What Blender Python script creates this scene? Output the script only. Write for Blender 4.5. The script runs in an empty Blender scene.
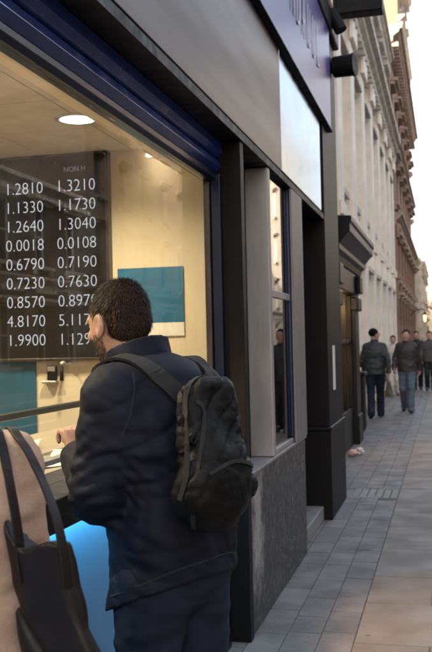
import bpy, bmesh, math, random
import numpy as np
from mathutils import Vector, Matrix
R = math.radians
random.seed(7); rng = np.random.RandomState(11)
S = bpy.context.scene
COL = S.collection
EXPO = 2.75
E1 = 2.0 ** -EXPO            # emission that renders as 1.0

# ------------------------------------------------------------------ camera
cd = bpy.data.cameras.new('Camera'); cam = bpy.data.objects.new('Camera', cd); COL.objects.link(cam)
yaw, pitch, roll = R(14.24), R(1.056), R(-1.3)
fw = Vector((-math.sin(yaw)*math.cos(pitch), math.cos(yaw)*math.cos(pitch), math.sin(pitch)))
rt = Vector((math.cos(yaw), math.sin(yaw), 0)); up = rt.cross(fw)
M3 = Matrix((rt, up, -fw)).transposed()
cam.matrix_world = Matrix.Translation((0, 0, 1.55)) @ (M3 @ Matrix.Rotation(roll, 3, 'Z')).to_4x4()
cd.sensor_fit = 'VERTICAL'; cd.sensor_height = 36; cd.lens = 905/652*36
cd.clip_start = .05; cd.clip_end = 2000
cd.dof.use_dof = True; cd.dof.focus_distance = 3.0; cd.dof.aperture_fstop = 7.0
S.camera = cam
# ------------------------------------------------------------------ sky and sun
SUN_AZ = R(212); SUN_EL = R(13)          # azimuth clockwise from +Y
w = bpy.data.worlds.new('World'); S.world = w; w.use_nodes = True
nt = w.node_tree; bg = nt.nodes['Background']
sky = nt.nodes.new('ShaderNodeTexSky'); sky.sky_type = 'NISHITA'; sky.sun_disc = False
sky.sun_elevation = SUN_EL; sky.sun_rotation = SUN_AZ
sky.air_density = 1.0; sky.dust_density = 6.0; sky.ozone_density = 1.0
hs = nt.nodes.new('ShaderNodeHueSaturation'); hs.inputs['Saturation'].default_value = .55     # sky colour desaturated: whiter sky, more neutral shade
nt.links.new(sky.outputs[0], hs.inputs['Color']); nt.links.new(hs.outputs[0], bg.inputs[0]); bg.inputs[1].default_value = .14
sl = bpy.data.lights.new('Sun', 'SUN'); sl.energy = 2.0; sl.angle = R(.5); sl.color = (1, .85, .66)
so = bpy.data.objects.new('Sun', sl); COL.objects.link(so)
sd = Vector((math.sin(SUN_AZ)*math.cos(SUN_EL), math.cos(SUN_AZ)*math.cos(SUN_EL), math.sin(SUN_EL)))
so.rotation_euler = sd.to_track_quat('Z', 'Y').to_euler(); so.location = (0, -5, 30)
S.view_settings.view_transform = 'Standard'; S.view_settings.look = 'None'
S.view_settings.exposure = EXPO; S.view_settings.gamma = 1; S.view_settings.use_curve_mapping = False

# ------------------------------------------------------------------ materials
def mat(name, col, rough=.6, metal=0, var=0, vscale=6, bump=0, bscale=40, spec=.5, coat=0, col2=None,
        island=0, stretch=None, sss=0, emit=None, estr=0, sheen=0, rvar=0, aniso=0):
    m = bpy.data.materials.new(name); m.use_nodes = True
    n, l = m.node_tree.nodes, m.node_tree.links; b = n['Principled BSDF']
    b.inputs['Base Color'].default_value = (*col, 1); b.inputs['Roughness'].default_value = rough
    b.inputs['Metallic'].default_value = metal; b.inputs['Specular IOR Level'].default_value = spec
    b.inputs['Coat Weight'].default_value = coat; b.inputs['Coat Roughness'].default_value = .05
    if sheen: b.inputs['Sheen Weight'].default_value = sheen
    if aniso: b.inputs['Anisotropic'].default_value = aniso
    if sss:
        b.inputs['Subsurface Weight'].default_value = sss
        b.inputs['Subsurface Radius'].default_value = (.012, .004, .002); b.inputs['Subsurface Scale'].default_value = 1
    if emit: b.inputs['Emission Color'].default_value = (*emit, 1); b.inputs['Emission Strength'].default_value = estr
    tc = n.new('ShaderNodeTexCoord'); src = tc.outputs['Object']
    if stretch:
        mp = n.new('ShaderNodeMapping'); mp.inputs['Scale'].default_value = stretch; l.new(src, mp.inputs[0]); src = mp.outputs[0]
    if var or col2:
        t = n.new('ShaderNodeTexNoise'); t.inputs['Scale'].default_value = vscale; t.inputs['Detail'].default_value = 6
        t.inputs['Roughness'].default_value = .62; l.new(src, t.inputs['Vector'])
        rp = n.new('ShaderNodeValToRGB'); l.new(t.outputs[0], rp.inputs[0])
        rp.color_ramp.elements[0].position = .3; rp.color_ramp.elements[1].position = .7
        c2 = col2 or tuple(min(1, c*(1+var)) for c in col)
        c1 = col if col2 else tuple(c*(1-var) for c in col)
        rp.color_ramp.elements[0].color = (*c1, 1); rp.color_ramp.elements[1].color = (*c2, 1)
        o = rp.outputs[0]
        if island:
            g = n.new('ShaderNodeNewGeometry'); mr = n.new('ShaderNodeMapRange')
            mr.inputs[3].default_value = 1-island; mr.inputs[4].default_value = 1+island
            l.new(g.outputs['Random Per Island'], mr.inputs[0])
            mx = n.new('ShaderNodeMix'); mx.data_type = 'RGBA'; mx.blend_type = 'MULTIPLY'; mx.inputs[0].default_value = 1
            l.new(o, mx.inputs[6]); l.new(mr.outputs[0], mx.inputs[7]); o = mx.outputs[2]
        l.new(o, b.inputs['Base Color'])
    if rvar:
        t2 = n.new('ShaderNodeTexNoise'); t2.inputs['Scale'].default_value = vscale*1.7; t2.inputs['Detail'].default_value = 5
        l.new(src, t2.inputs['Vector']); mr = n.new('ShaderNodeMapRange')
        mr.inputs[1].default_value = .3; mr.inputs[2].default_value = .7
        mr.inputs[3].default_value = max(.02, rough-rvar); mr.inputs[4].default_value = min(1, rough+rvar)
        l.new(t2.outputs[0], mr.inputs[0]); l.new(mr.outputs[0], b.inputs['Roughness'])
    if bump:
        t3 = n.new('ShaderNodeTexNoise'); t3.inputs['Scale'].default_value = bscale; t3.inputs['Detail'].default_value = 7
        l.new(src, t3.inputs['Vector']); bp = n.new('ShaderNodeBump'); bp.inputs['Strength'].default_value = bump
        bp.inputs['Distance'].default_value = .01
        l.new(t3.outputs[0], bp.inputs['Height']); l.new(bp.outputs[0], b.inputs['Normal'])
    return m

def glass_mat(name, tint=(1, 1, 1), smudge=.06):
    m = bpy.data.materials.new(name); m.use_nodes = True
    n, l = m.node_tree.nodes, m.node_tree.links; n.remove(n['Principled BSDF'])
    tr = n.new('ShaderNodeBsdfTransparent'); tr.inputs[0].default_value = (*tint, 1)
    gl = n.new('ShaderNodeBsdfGlossy'); gl.inputs['Roughness'].default_value = .01
    fr = n.new('ShaderNodeFresnel'); ge = n.new('ShaderNodeNewGeometry'); mi = n.new('ShaderNodeMapRange')
    mi.inputs[3].default_value = 1.42; mi.inputs[4].default_value = 1/1.42; l.new(ge.outputs['Backfacing'], mi.inputs[0]); l.new(mi.outputs[0], fr.inputs[0])
    mx = n.new('ShaderNodeMixShader'); l.new(fr.outputs[0], mx.inputs[0]); l.new(tr.outputs[0], mx.inputs[1]); l.new(gl.outputs[0], mx.inputs[2])
    df = n.new('ShaderNodeBsdfDiffuse'); df.inputs[0].default_value = (.6, .58, .55, 1)
    t = n.new('ShaderNodeTexNoise'); t.inputs['Scale'].default_value = 3; t.inputs['Detail'].default_value = 8
    tc = n.new('ShaderNodeTexCoord'); l.new(tc.outputs['Object'], t.inputs['Vector'])
    mr = n.new('ShaderNodeMapRange'); mr.inputs[1].default_value = .5; mr.inputs[2].default_value = .8; mr.inputs[4].default_value = smudge
    l.new(t.outputs[0], mr.inputs[0])
    m2 = n.new('ShaderNodeMixShader'); l.new(mr.outputs[0], m2.inputs[0]); l.new(mx.outputs[0], m2.inputs[1]); l.new(df.outputs[0], m2.inputs[2])
    l.new(m2.outputs[0], n['Material Output'].inputs[0]); return m

def emis(name, col, s):
    return mat(name, (.0, .0, .0), emit=col, estr=s)

def brick_mat(name, c1, c2, mortar, scale=1.0):
    m = mat(name, c1, .85, bump=.0)
    n, l = m.node_tree.nodes, m.node_tree.links; b = n['Principled BSDF']
    tc = n.new('ShaderNodeTexCoord'); sp = n.new('ShaderNodeSeparateXYZ'); cb = n.new('ShaderNodeCombineXYZ'); ad = n.new('ShaderNodeMath')
    l.new(tc.outputs['Object'], sp.inputs[0]); l.new(sp.outputs[0], ad.inputs[0]); l.new(sp.outputs[1], ad.inputs[1])
    l.new(ad.outputs[0], cb.inputs[0]); l.new(sp.outputs[2], cb.inputs[1])
    t = n.new('ShaderNodeTexBrick'); t.inputs['Scale'].default_value = scale; t.inputs['Brick Width'].default_value = .23
    t.inputs['Row Height'].default_value = .075; t.inputs['Mortar Size'].default_value = .008
    t.inputs['Color1'].default_value = (*c1, 1); t.inputs['Color2'].default_value = (*c2, 1); t.inputs['Mortar'].default_value = (*mortar, 1)
    l.new(cb.outputs[0], t.inputs['Vector'])
    no = n.new('ShaderNodeTexNoise'); no.inputs['Scale'].default_value = .6; no.inputs['Detail'].default_value = 6; l.new(tc.outputs['Object'], no.inputs['Vector'])
    mr = n.new('ShaderNodeMapRange'); mr.inputs[1].default_value = .3; mr.inputs[2].default_value = .7; mr.inputs[3].default_value = .6; mr.inputs[4].default_value = 1.25; l.new(no.outputs[0], mr.inputs[0])
    mx = n.new('ShaderNodeMix'); mx.data_type = 'RGBA'; mx.blend_type = 'MULTIPLY'; mx.inputs[0].default_value = 1
    l.new(t.outputs[0], mx.inputs[6]); l.new(mr.outputs[0], mx.inputs[7]); l.new(mx.outputs[2], b.inputs['Base Color'])
    bp = n.new('ShaderNodeBump'); bp.inputs['Strength'].default_value = .5; bp.inputs['Distance'].default_value = .01; bp.invert = True
    l.new(t.outputs[1], bp.inputs['Height']); l.new(bp.outputs[0], b.inputs['Normal'])
    return m

def stained(m, y0, y1, z0, z1, col):
    """pale limescale run on the plinth, a blotch with its own ragged outline"""
    n, l = m.node_tree.nodes, m.node_tree.links; b = n['Principled BSDF']
    g = n.new('ShaderNodeNewGeometry'); sp = n.new('ShaderNodeSeparateXYZ'); l.new(g.outputs['Position'], sp.inputs[0])
    no = n.new('ShaderNodeTexNoise'); no.inputs['Scale'].default_value = 9; no.inputs['Detail'].default_value = 8; no.inputs['Roughness'].default_value = .7
    l.new(g.outputs['Position'], no.inputs['Vector'])
    def M(op, a, bb):
        q = n.new('ShaderNodeMath'); q.operation = op
        for i, v in enumerate((a, bb)):
            if isinstance(v, (int, float)): q.inputs[i].default_value = v
            else: l.new(v, q.inputs[i])
        return q.outputs[0]
    yc, zc = (y0+y1)/2, (z0+z1)/2
    dy = M('DIVIDE', M('ABSOLUTE', M('SUBTRACT', sp.outputs[1], yc), 0), (y1-y0)/2)
    dz = M('DIVIDE', M('ABSOLUTE', M('SUBTRACT', sp.outputs[2], zc), 0), (z1-z0)/2)
    dd = M('MAXIMUM', dy, dz)
    f = M('SUBTRACT', M('ADD', no.outputs[0], .28), M('MULTIPLY', dd, .55))
    mr = n.new('ShaderNodeMapRange'); mr.inputs[1].default_value = .33; mr.inputs[2].default_value = .62; mr.inputs[4].default_value = .8; l.new(f, mr.inputs[0])
    old = b.inputs['Base Color'].links[0].from_socket if b.inputs['Base Color'].links else None
    mx = n.new('ShaderNodeMix'); mx.data_type = 'RGBA'; l.new(mr.outputs[0], mx.inputs[0])
    if old: l.new(old, mx.inputs[6])
    else: mx.inputs[6].default_value = b.inputs['Base Color'].default_value
    mx.inputs[7].default_value = (*col, 1); l.new(mx.outputs[2], b.inputs['Base Color'])
    return m

# ------------------------------------------------------------------ mesh helpers
class MB:
    def __init__(s): s.v = []; s.f = []
    def add(s, vs, fs):
        o = len(s.v); s.v += [tuple(p) for p in vs]; s.f += [tuple(i+o for i in f) for f in fs]; return s
    def box(s, x0, x1, y0, y1, z0, z1):
        if x0 > x1: x0, x1 = x1, x0
        return s.add([(x0,y0,z0),(x1,y0,z0),(x1,y1,z0),(x0,y1,z0),(x0,y0,z1),(x1,y0,z1),(x1,y1,z1),(x0,y1,z1)],
              [(3,2,1,0),(4,5,6,7),(0,1,5,4),(1,2,6,5),(2,3,7,6),(3,0,4,7)])
    def prism_y(s, prof, y0, y1):            # prof: closed (x, z) outline, counter-clockwise seen from -y
        n = len(prof)
        vs = [(x, y0, z) for x, z in prof] + [(x, y1, z) for x, z in prof]
        fs = [tuple(range(n)), tuple(range(2*n-1, n-1, -1))] + [(i, i+n, (i+1) % n+n, (i+1) % n) for i in range(n)]
        return s.add(vs, fs)
    def tube(s, pts, r, seg=10, caps=True):
        pts = [Vector(p) for p in pts]; rings = []
        rr = r if isinstance(r, (list, tuple)) else [r]*len(pts)
        prev = None
        for i, p in enumerate(pts):
            t = (pts[min(i+1, len(pts)-1)]-pts[max(i-1, 0)]).normalized()
            a = Vector((0, 0, 1)) if abs(t.z) < .9 else Vector((1, 0, 0))
            if prev is not None: u = (prev - t*prev.dot(t)).normalized()
            else: u = t.cross(a).normalized()
            prev = u; v = t.cross(u)
            rings.append([p + (u*math.cos(2*math.pi*k/seg)+v*math.sin(2*math.pi*k/seg))*rr[i] for k in range(seg)])
        vs = [p for g in rings for p in g]; fs = []
        for i in range(len(rings)-1):
            for k in range(seg):
                fs.append((i*seg+k, i*seg+(k+1) % seg, (i+1)*seg+(k+1) % seg, (i+1)*seg+k))
        if caps:
            fs.append(tuple(range(seg-1, -1, -1))); fs.append(tuple((len(rings)-1)*seg+k for k in range(seg)))
        return s.add(vs, fs)
    def disc(s, c, r, z, seg=32, down=True):
        vs = [(c[0]+r*math.cos(2*math.pi*k/seg), c[1]+r*math.sin(2*math.pi*k/seg), z) for k in range(seg)]
        return s.add(vs, [tuple(range(seg-1, -1, -1)) if down else tuple(range(seg))])
    def mesh(s, name, off=(0, 0, 0)):
        me = bpy.data.meshes.new(name)
        me.from_pydata([(x-off[0], y-off[1], z-off[2]) for x, y, z in s.v], [], s.f); me.update(); return me

def obj(name, me, m, parent=None, smooth=False, bevel=0, loc=None):
    o = bpy.data.objects.new(name, me); COL.objects.link(o)
    if m and not me.materials: me.materials.append(m)
    if parent: o.parent = parent
    if loc: o.location = loc
    if smooth: me.polygons.foreach_set('use_smooth', [True]*len(me.polygons))
    if bevel:
        b = o.modifiers.new('Bevel', 'BEVEL'); b.width = bevel; b.segments = 2; b.limit_method = 'ANGLE'; b.angle_limit = R(40)
    return o
def tag(o, label=None, cat=None, group=None, kind=None):
    if label: o['label'] = label
    if cat: o['category'] = cat
    if group: o['group'] = group
    if kind: o['kind'] = kind
    return o
def empty(name, loc, label, cat, group=None, rz=0):
    o = bpy.data.objects.new(name, None); COL.objects.link(o); o.location = loc; o.rotation_euler = (0, 0, rz)
    o.empty_display_size = .1
    return tag(o, label, cat, group)
def part(mb, name, m, root, **k):           # geometry given in world coordinates, root unrotated
    return obj(name, mb.mesh(name, root.location), m, root, **k)
def single(mb, name, m, label, cat, group=None, base=(0, 0, 0), **k):
    o = obj(name, mb.mesh(name, base), m, None, **k); o.location = base; return tag(o, label, cat, group)
def struct(mb, name, m, **k):
    o = obj(name, mb.mesh(name), m, **k); o['kind'] = 'structure'; return o
def text_mesh(body, size, extrude=.002, xs=1.0):
    c = bpy.data.curves.new('t', 'FONT'); c.body = body; c.size = size; c.offset = -size*.02; c.extrude = extrude; c.resolution_u = 3
    o = bpy.data.objects.new('t', c); COL.objects.link(o)
    dg = bpy.context.evaluated_depsgraph_get(); dg.update()
    me = bpy.data.meshes.new_from_object(o.evaluated_get(dg)); bpy.data.objects.remove(o); bpy.data.curves.remove(c)
    for v in me.vertices: v.co.x *= xs
    me.name = 'lettering'; me.materials.clear(); return me
def chaikin(p, n=2):
    p = [Vector(q) for q in p]
    for _ in range(n):
        q = [p[0]]
        for a, b in zip(p, p[1:]): q += [a*.75+b*.25, a*.25+b*.75]
        p = q+[p[-1]]
    return p

# ------------------------------------------------------------------ signed-distance modelling for bodies, cloth and bags
class Sdf:
    def __init__(s, lo, hi, h):
        s.lo = np.array(lo, np.float32); s.h = h
        s.n = np.ceil((np.array(hi)-s.lo)/h).astype(int)+1
        s.F = np.full(s.n, 1.0, np.float32)
        s.ax = [s.lo[i]+h*np.arange(s.n[i], dtype=np.float32) for i in range(3)]
    def sub(s, lo, hi):
        i0 = np.clip(np.floor((np.array(lo)-s.lo)/s.h).astype(int), 0, s.n); i1 = np.clip(np.ceil((np.array(hi)-s.lo)/s.h).astype(int)+1, 0, s.n)
        sl = tuple(slice(a, b) for a, b in zip(i0, i1))
        g = np.meshgrid(*[s.ax[i][sl[i]] for i in range(3)], indexing='ij')
        return sl, g
    def put(s, sl, d, k, neg=False):
        a = s.F[sl]
        if neg: s.F[sl] = np.maximum(a, -d); return
        if k > 0:
            hh = np.maximum(k-np.abs(a-d), 0)/k; s.F[sl] = np.minimum(a, d)-hh*hh*k*.25
        else: s.F[sl] = np.minimum(a, d)
    def cap(s, a, b, ra, rb=None, k=.02, neg=False):
        rb = ra if rb is None else rb; a = np.array(a, float); b = np.array(b, float); m = max(ra, rb)+k+4*s.h
        sl, (X, Y, Z) = s.sub(np.minimum(a, b)-m, np.maximum(a, b)+m)
        if X.size == 0: return
        ab = b-a; L = ab@ab+1e-9
        t = np.clip(((X-a[0])*ab[0]+(Y-a[1])*ab[1]+(Z-a[2])*ab[2])/L, 0, 1)
        d = np.sqrt((X-a[0]-t*ab[0])**2+(Y-a[1]-t*ab[1])**2+(Z-a[2]-t*ab[2])**2)-(ra+t*(rb-ra))
        s.put(sl, d, k, neg)
    def ecap(s, a, b, ra, rb, k=.03, p=2.0):  # elliptical section (rx, ry) chain, for torsos and skirts
        a = np.array(a, float); b = np.array(b, float); m = max(*ra, *rb)+k+4*s.h
        sl, (X, Y, Z) = s.sub(np.minimum(a, b)-m, np.maximum(a, b)+m)
        if X.size == 0: return
        ab = b-a; L = ab@ab+1e-9
        t = np.clip(((X-a[0])*ab[0]+(Y-a[1])*ab[1]+(Z-a[2])*ab[2])/L, 0, 1)
        rx = ra[0]+t*(rb[0]-ra[0]); ry = ra[1]+t*(rb[1]-ra[1]); mn = np.minimum(rx, ry)
        q = (np.abs((X-a[0]-t*ab[0])/rx)**p+np.abs((Y-a[1]-t*ab[1])/ry)**p+np.abs((Z-a[2]-t*ab[2])/mn)**p)**(1/p)
        s.put(sl, (q-1)*mn, k)
    def ell(s, c, r, k=.02, Rm=None, neg=False):
        c = np.array(c, float); m = max(r)+k+4*s.h
        sl, (X, Y, Z) = s.sub(c-m, c+m)
        if X.size == 0: return
        X, Y, Z = X-c[0], Y-c[1], Z-c[2]
        if Rm is not None:
            q = np.array(Rm.transposed()); X, Y, Z = (q[i][0]*X+q[i][1]*Y+q[i][2]*Z for i in range(3))
        k0 = np.sqrt((X/r[0])**2+(Y/r[1])**2+(Z/r[2])**2)+1e-6
        k1 = np.sqrt((X/r[0]**2)**2+(Y/r[1]**2)**2+(Z/r[2]**2)**2)+1e-6
        s.put(sl, k0*(k0-1)/k1, k, neg)
    def cut(s, fn):                            # keep where fn(X,Y,Z) < 0
        X, Y, Z = np.meshgrid(*s.ax, indexing='ij', sparse=True)
        s.F = np.maximum(s.F, fn(X, Y, Z).astype(np.float32))
    def disp(s, fn, band=.05):                 # adds fn near the surface
        i = np.nonzero(np.abs(s.F) < band)
        s.F[i] += fn(s.ax[0][i[0]], s.ax[1][i[1]], s.ax[2][i[2]]).astype(np.float32)
    def sample(s, p):
        q = (np.array(p)-s.lo)/s.h; i = np.clip(np.floor(q).astype(int), 0, s.n-2); f = np.clip(q-i, 0, 1); r = 0
        for dx in (0, 1):
            for dy in (0, 1):
                for dz in (0, 1):
                    r += s.F[i[0]+dx, i[1]+dy, i[2]+dz]*(f[0] if dx else 1-f[0])*(f[1] if dy else 1-f[1])*(f[2] if dz else 1-f[2])
        return r
    def normal(s, p, e=.01):
        g = np.array([s.sample(np.array(p)+d)-s.sample(np.array(p)-d) for d in np.eye(3)*e]); return g/(np.linalg.norm(g)+1e-9)
    def project(s, p, off=0.0, it=6):
        p = np.array(p, float)
        for _ in range(it):
            d = s.sample(p)-off; p = p-s.normal(p)*np.clip(d, -.03, .03)
        return p
    def mesh(s, name):
        F = s.F; n = s.n; neg = F < 0
        c = np.zeros(n-1, np.int8)
        cs = [(i, j, k) for i in (0, 1) for j in (0, 1) for k in (0, 1)]
        for i, j, k in cs: c += neg[i:n[0]-1+i, j:n[1]-1+j, k:n[2]-1+k]
        act = (c > 0) & (c < 8); ijk = np.argwhere(act); N = len(ijk)
        idx = np.full(n-1, -1, np.int32); idx[act] = np.arange(N)
        val = np.stack([F[ijk[:, 0]+i, ijk[:, 1]+j, ijk[:, 2]+k] for i, j, k in cs], 1)
        acc = np.zeros((N, 3)); cnt = np.zeros(N)
        for a in range(8):
            for b in range(a+1, 8):
                ca, cb = np.array(cs[a]), np.array(cs[b])
                if np.abs(ca-cb).sum() != 1: continue
                m = (val[:, a] < 0) != (val[:, b] < 0); va, vb = val[m, a], val[m, b]
                t = va/(va-vb); acc[m] += ca+(cb-ca)*t[:, None]; cnt[m] += 1
        co = s.lo+(ijk+acc/np.maximum(cnt, 1)[:, None])*s.h
        quads = []
        for ax in range(3):
            u, v = (ax+1) % 3, (ax+2) % 3
            sa = [slice(1, n[q]-1) for q in range(3)]; sb = list(sa); sa[ax] = slice(0, n[ax]-1); sb[ax] = slice(1, n[ax])
            A, B = neg[tuple(sa)], neg[tuple(sb)]; e = np.argwhere(A != B)
            if not len(e): continue
            fl = A[tuple(e.T)]; base = e.copy(); base[:, u] += 1; base[:, v] += 1
            def cell(du, dv):
                q = base.copy(); q[:, u] += du; q[:, v] += dv; return idx[tuple(q.T)]
            Q = np.stack([cell(-1, -1), cell(0, -1), cell(0, 0), cell(-1, 0)], 1)
            Q[~fl] = Q[~fl][:, ::-1]; quads.append(Q)
        Q = np.concatenate(quads); Q = Q[(Q >= 0).all(1)]
        me = bpy.data.meshes.new(name); me.vertices.add(N); me.vertices.foreach_set('co', co.astype(np.float32).ravel())
        me.loops.add(Q.size); me.loops.foreach_set('vertex_index', Q.ravel().astype(np.int32))
        me.polygons.add(len(Q)); me.polygons.foreach_set('loop_start', np.arange(0, Q.size, 4, dtype=np.int32))
        me.polygons.foreach_set('loop_total', np.full(len(Q), 4, np.int32))
        me.update(calc_edges=True); me.validate()
        me.polygons.foreach_set('use_smooth', np.ones(len(me.polygons), bool)); return me

def wrinkle(seed, freq, amp, aniso=(1, 1, 1), sharp=1.6):
    r = np.random.RandomState(seed); D = r.normal(size=(5, 3))*np.array(aniso); D /= np.linalg.norm(D, axis=1)[:, None]
    D *= np.array(aniso); ph = r.rand(5)*6.28; W = r.normal(size=(3, 3))*freq*.45
    def f(x, y, z):
        wx = np.sin(W[0, 0]*x+W[0, 1]*y+W[0, 2]*z+1); wy = np.sin(W[1, 0]*x+W[1, 1]*y+W[1, 2]*z+3); wz = np.sin(W[2, 0]*x+W[2, 1]*y+W[2, 2]*z)
        o = 0
        for i in range(5):
            fr = freq*(.7+.35*i); q = np.sin(fr*(D[i, 0]*x+D[i, 1]*y+D[i, 2]*z)+ph[i]+1.3*(wx if i % 2 else wy)+.8*wz)
            o = o+np.sign(q)*np.abs(q)**sharp/(1+.35*i)
        return amp*o*.45
    return f

def crease(seed, freq, amp, aniso=(1, 1, 1)):     # narrow fold lines
    r = np.random.RandomState(seed); D = r.normal(size=(4, 3)); D /= np.linalg.norm(D, axis=1)[:, None]; D *= np.array(aniso); ph = r.rand(4)*6.28; W = r.normal(size=(4, 3))*freq*.3
    def f(x, y, z):
        o = 0
        for i in range(4):
            wv = np.sin(W[i, 0]*x+W[i, 1]*y+W[i, 2]*z+ph[i]); q = np.sin(freq*(.6+.3*i)*(D[i, 0]*x+D[i, 1]*y+D[i, 2]*z)+ph[i]+1.8*wv)
            o = o+np.maximum(0, 1-np.abs(q)*2.2)**1.5*(.5+.5*np.sin(W[(i+1) % 4, 0]*x+W[(i+1) % 4, 1]*y+W[(i+1) % 4, 2]*z))
        return amp*o
    return f

def rot3(yawd=0, pitchd=0, rolld=0):
    return Matrix.Rotation(R(yawd), 3, 'Z') @ Matrix.Rotation(R(pitchd), 3, 'X') @ Matrix.Rotation(R(rolld), 3, 'Y')

def add_head(G, c, Rm, k=1.0, face=True):
    c = Vector(c)
    P = lambda x, y, z: c+Rm @ (Vector((x, y, z))*k)
    E = lambda p, r, kk=.02, neg=False: G.ell(P(*p), [q*k for q in r], kk, Rm, neg)
    E((0, -.018, .036), (.076, .094, .086)); E((0, .025, .0), (.066, .072, .09), .03)
    E((0, .03, -.05), (.056, .058, .062), .03); E((0, .066, -.092), (.026, .024, .022), .03)
    if face:
        E((0, .083, .028), (.058, .014, .012), .02)                                    # brow
        for q in (-1, 1):
            E((q*.032, .098, .012), (.018, .014, .013), .008, True)                   # eye socket
            E((q*.040, .076, -.022), (.022, .020, .017), .02)                         # cheekbone
            E((q*.080, -.006, -.008), (.010, .024, .034), .008); E((q*.088, .000, -.006), (.007, .013, .020), 0, True)
            E((q*.083, -.004, -.036), (.007, .010, .011), .006)
            E((q*.032, .086, .012), (.0125, .0125, .0115), .003)                      # eyeball under the lids
            E((q*.011, .100, -.029), (.0085, .010, .0075), .008)
        G.cap(P(0, .092, .018), P(0, .116, -.020), .0075*k, .0125*k, .012)             # nose
        E((0, .092, -.056), (.022, .011, .006), .006); E((0, .092, -.067), (.019, .010, .006), .006)
    return P

def add_hand(G, wrist, d, n, thumb, curl=28, k=1.0, fing=True):
    wv = Vector(wrist); d = Vector(d).normalized(); n = (Vector(n)-d*d.dot(Vector(n))).normalized(); s = Vector(thumb); s = (s-d*s.dot(d)-n*s.dot(n)).normalized()
    for o in (-.026, -.009, .009, .026):
        G.cap(wv+d*.005*k+s*o*.6*k, wv+d*.082*k+s*o*1.1*k, .0135*k, .0125*k, .012)
    if not fing: return
    for o, L, cc in ((.031, .072, .9), (.0105, .082, 1.0), (-.0105, .076, 1.1), (-.031, .060, 1.25)):
        p = wv+d*.086*k+s*o*1.05*k; a = 0
        for f, rr in ((.46, .0092), (.31, .0085), (.25, .0078)):
            a += R(curl*cc); q = p+(d*math.cos(a)+n*math.sin(a))*L*f*k; G.cap(p, q, rr*k, (rr-.0006)*k, .003); p = q
    p = wv+d*.022*k+s*.026*k
    for v, L, rr in ((d*.62+s*.66+n*.35, .045, .0125), (d*.85+s*.25+n*.45, .034, .0105), (d*.9-s*.05+n*.5, .024, .0092)):
        q = p+v.normalized()*L*k; G.cap(p, q, rr*k, rr*.9*k, .006); p = q

SKIN = mat('skin', (.42, .235, .165), .48, var=.12, vscale=30, bump=.12, bscale=220, sss=.12)
HAIRS = {}
def hair_mat(key, c): 
    if key not in HAIRS: HAIRS[key] = mat('hair_'+key, c, .8, spec=.08, var=.35, vscale=60, bump=.5, bscale=160, stretch=(1, 1, .35))
    return HAIRS[key]

J0 = dict(pelvis=(0, 0, .95), chest=(0, .0, 1.30), neck=(0, -.005, 1.485), head=(0, .03, 1.632), hyaw=0, hpitch=-3,
          shL=(-.162, 0, 1.405), shR=(.162, 0, 1.405), elL=(-.228, -.03, 1.15), elR=(.228, -.03, 1.15), wrL=(-.24, .06, .92), wrR=(.24, .06, .92),
          hipL=(-.09, 0, .92), hipR=(.09, 0, .92), knL=(-.10, .02, .50), knR=(.10, .02, .50), anL=(-.10, -.01, .085), anR=(.10, -.01, .085), toL=(-.115, .15, .035), toR=(.115, .15, .035), curl=30, hem=.86, hslope=0)
def v_(a): return np.array(a, float)
def body_sdf(J, h, fing=True, face=True, ks=.85):
    pts = np.array([J[q] for q in ('shL', 'shR', 'elL', 'elR', 'wrL', 'wrR', 'toL', 'toR', 'anL', 'anR', 'head')])
    G = Sdf(pts.min(0)-.24, pts.max(0)+.24, h); G.lo[2] = max(G.lo[2], -.03)
    G = Sdf((G.lo[0], G.lo[1], -.02), pts.max(0)+np.array([.2, .2, .19]), h)
    Rm = rot3(J['hyaw'], J['hpitch'])
    add_head(G, J['head'], Rm, J.get('hk', 1.0), face)
    hc = v_(J['head']); nk = v_(J['neck'])
    G.cap(nk-(0, 0, .05), hc+v_(Rm @ Vector((0, -.02, -.06))), .06, .052, .03)
    G.ecap(J['pelvis'], J['chest'], (.13*ks, .095*ks), (.135*ks, .10*ks), .04); G.ecap(J['chest'], nk-(0, 0, .07), (.135*ks, .1*ks), (.09*ks, .07*ks), .04)
    G.cap(J['shL'], J['shR'], .05*ks, .05*ks, .04)
    for q in 'LR':
        G.cap(J['sh'+q], J['el'+q], .05*ks, .042*ks, .03); G.cap(J['el'+q], J['wr'+q], .042*ks, .027, .02)
        a, b = v_(J['el'+q]), v_(J['wr'+q]); d = J.get('hd'+q, (b-a)/np.linalg.norm(b-a)); s = 1 if q == 'R' else -1
        add_hand(G, b, d, J.get('hn'+q, (-s, 0, 0)), J.get('ht'+q, (0, 1, .2)), J['curl'], 1.0, fing)
        G.cap(J['pelvis'], J['hip'+q], .1*ks, .085*ks, .04); G.cap(J['hip'+q], J['kn'+q], .078*ks, .052*ks, .03)
        G.cap(J['kn'+q], J['an'+q], .052*ks, .035*ks, .02); G.cap(J['an'+q], J['to'+q], .035*ks, .025*ks, .02)
    return G, Rm

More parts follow.
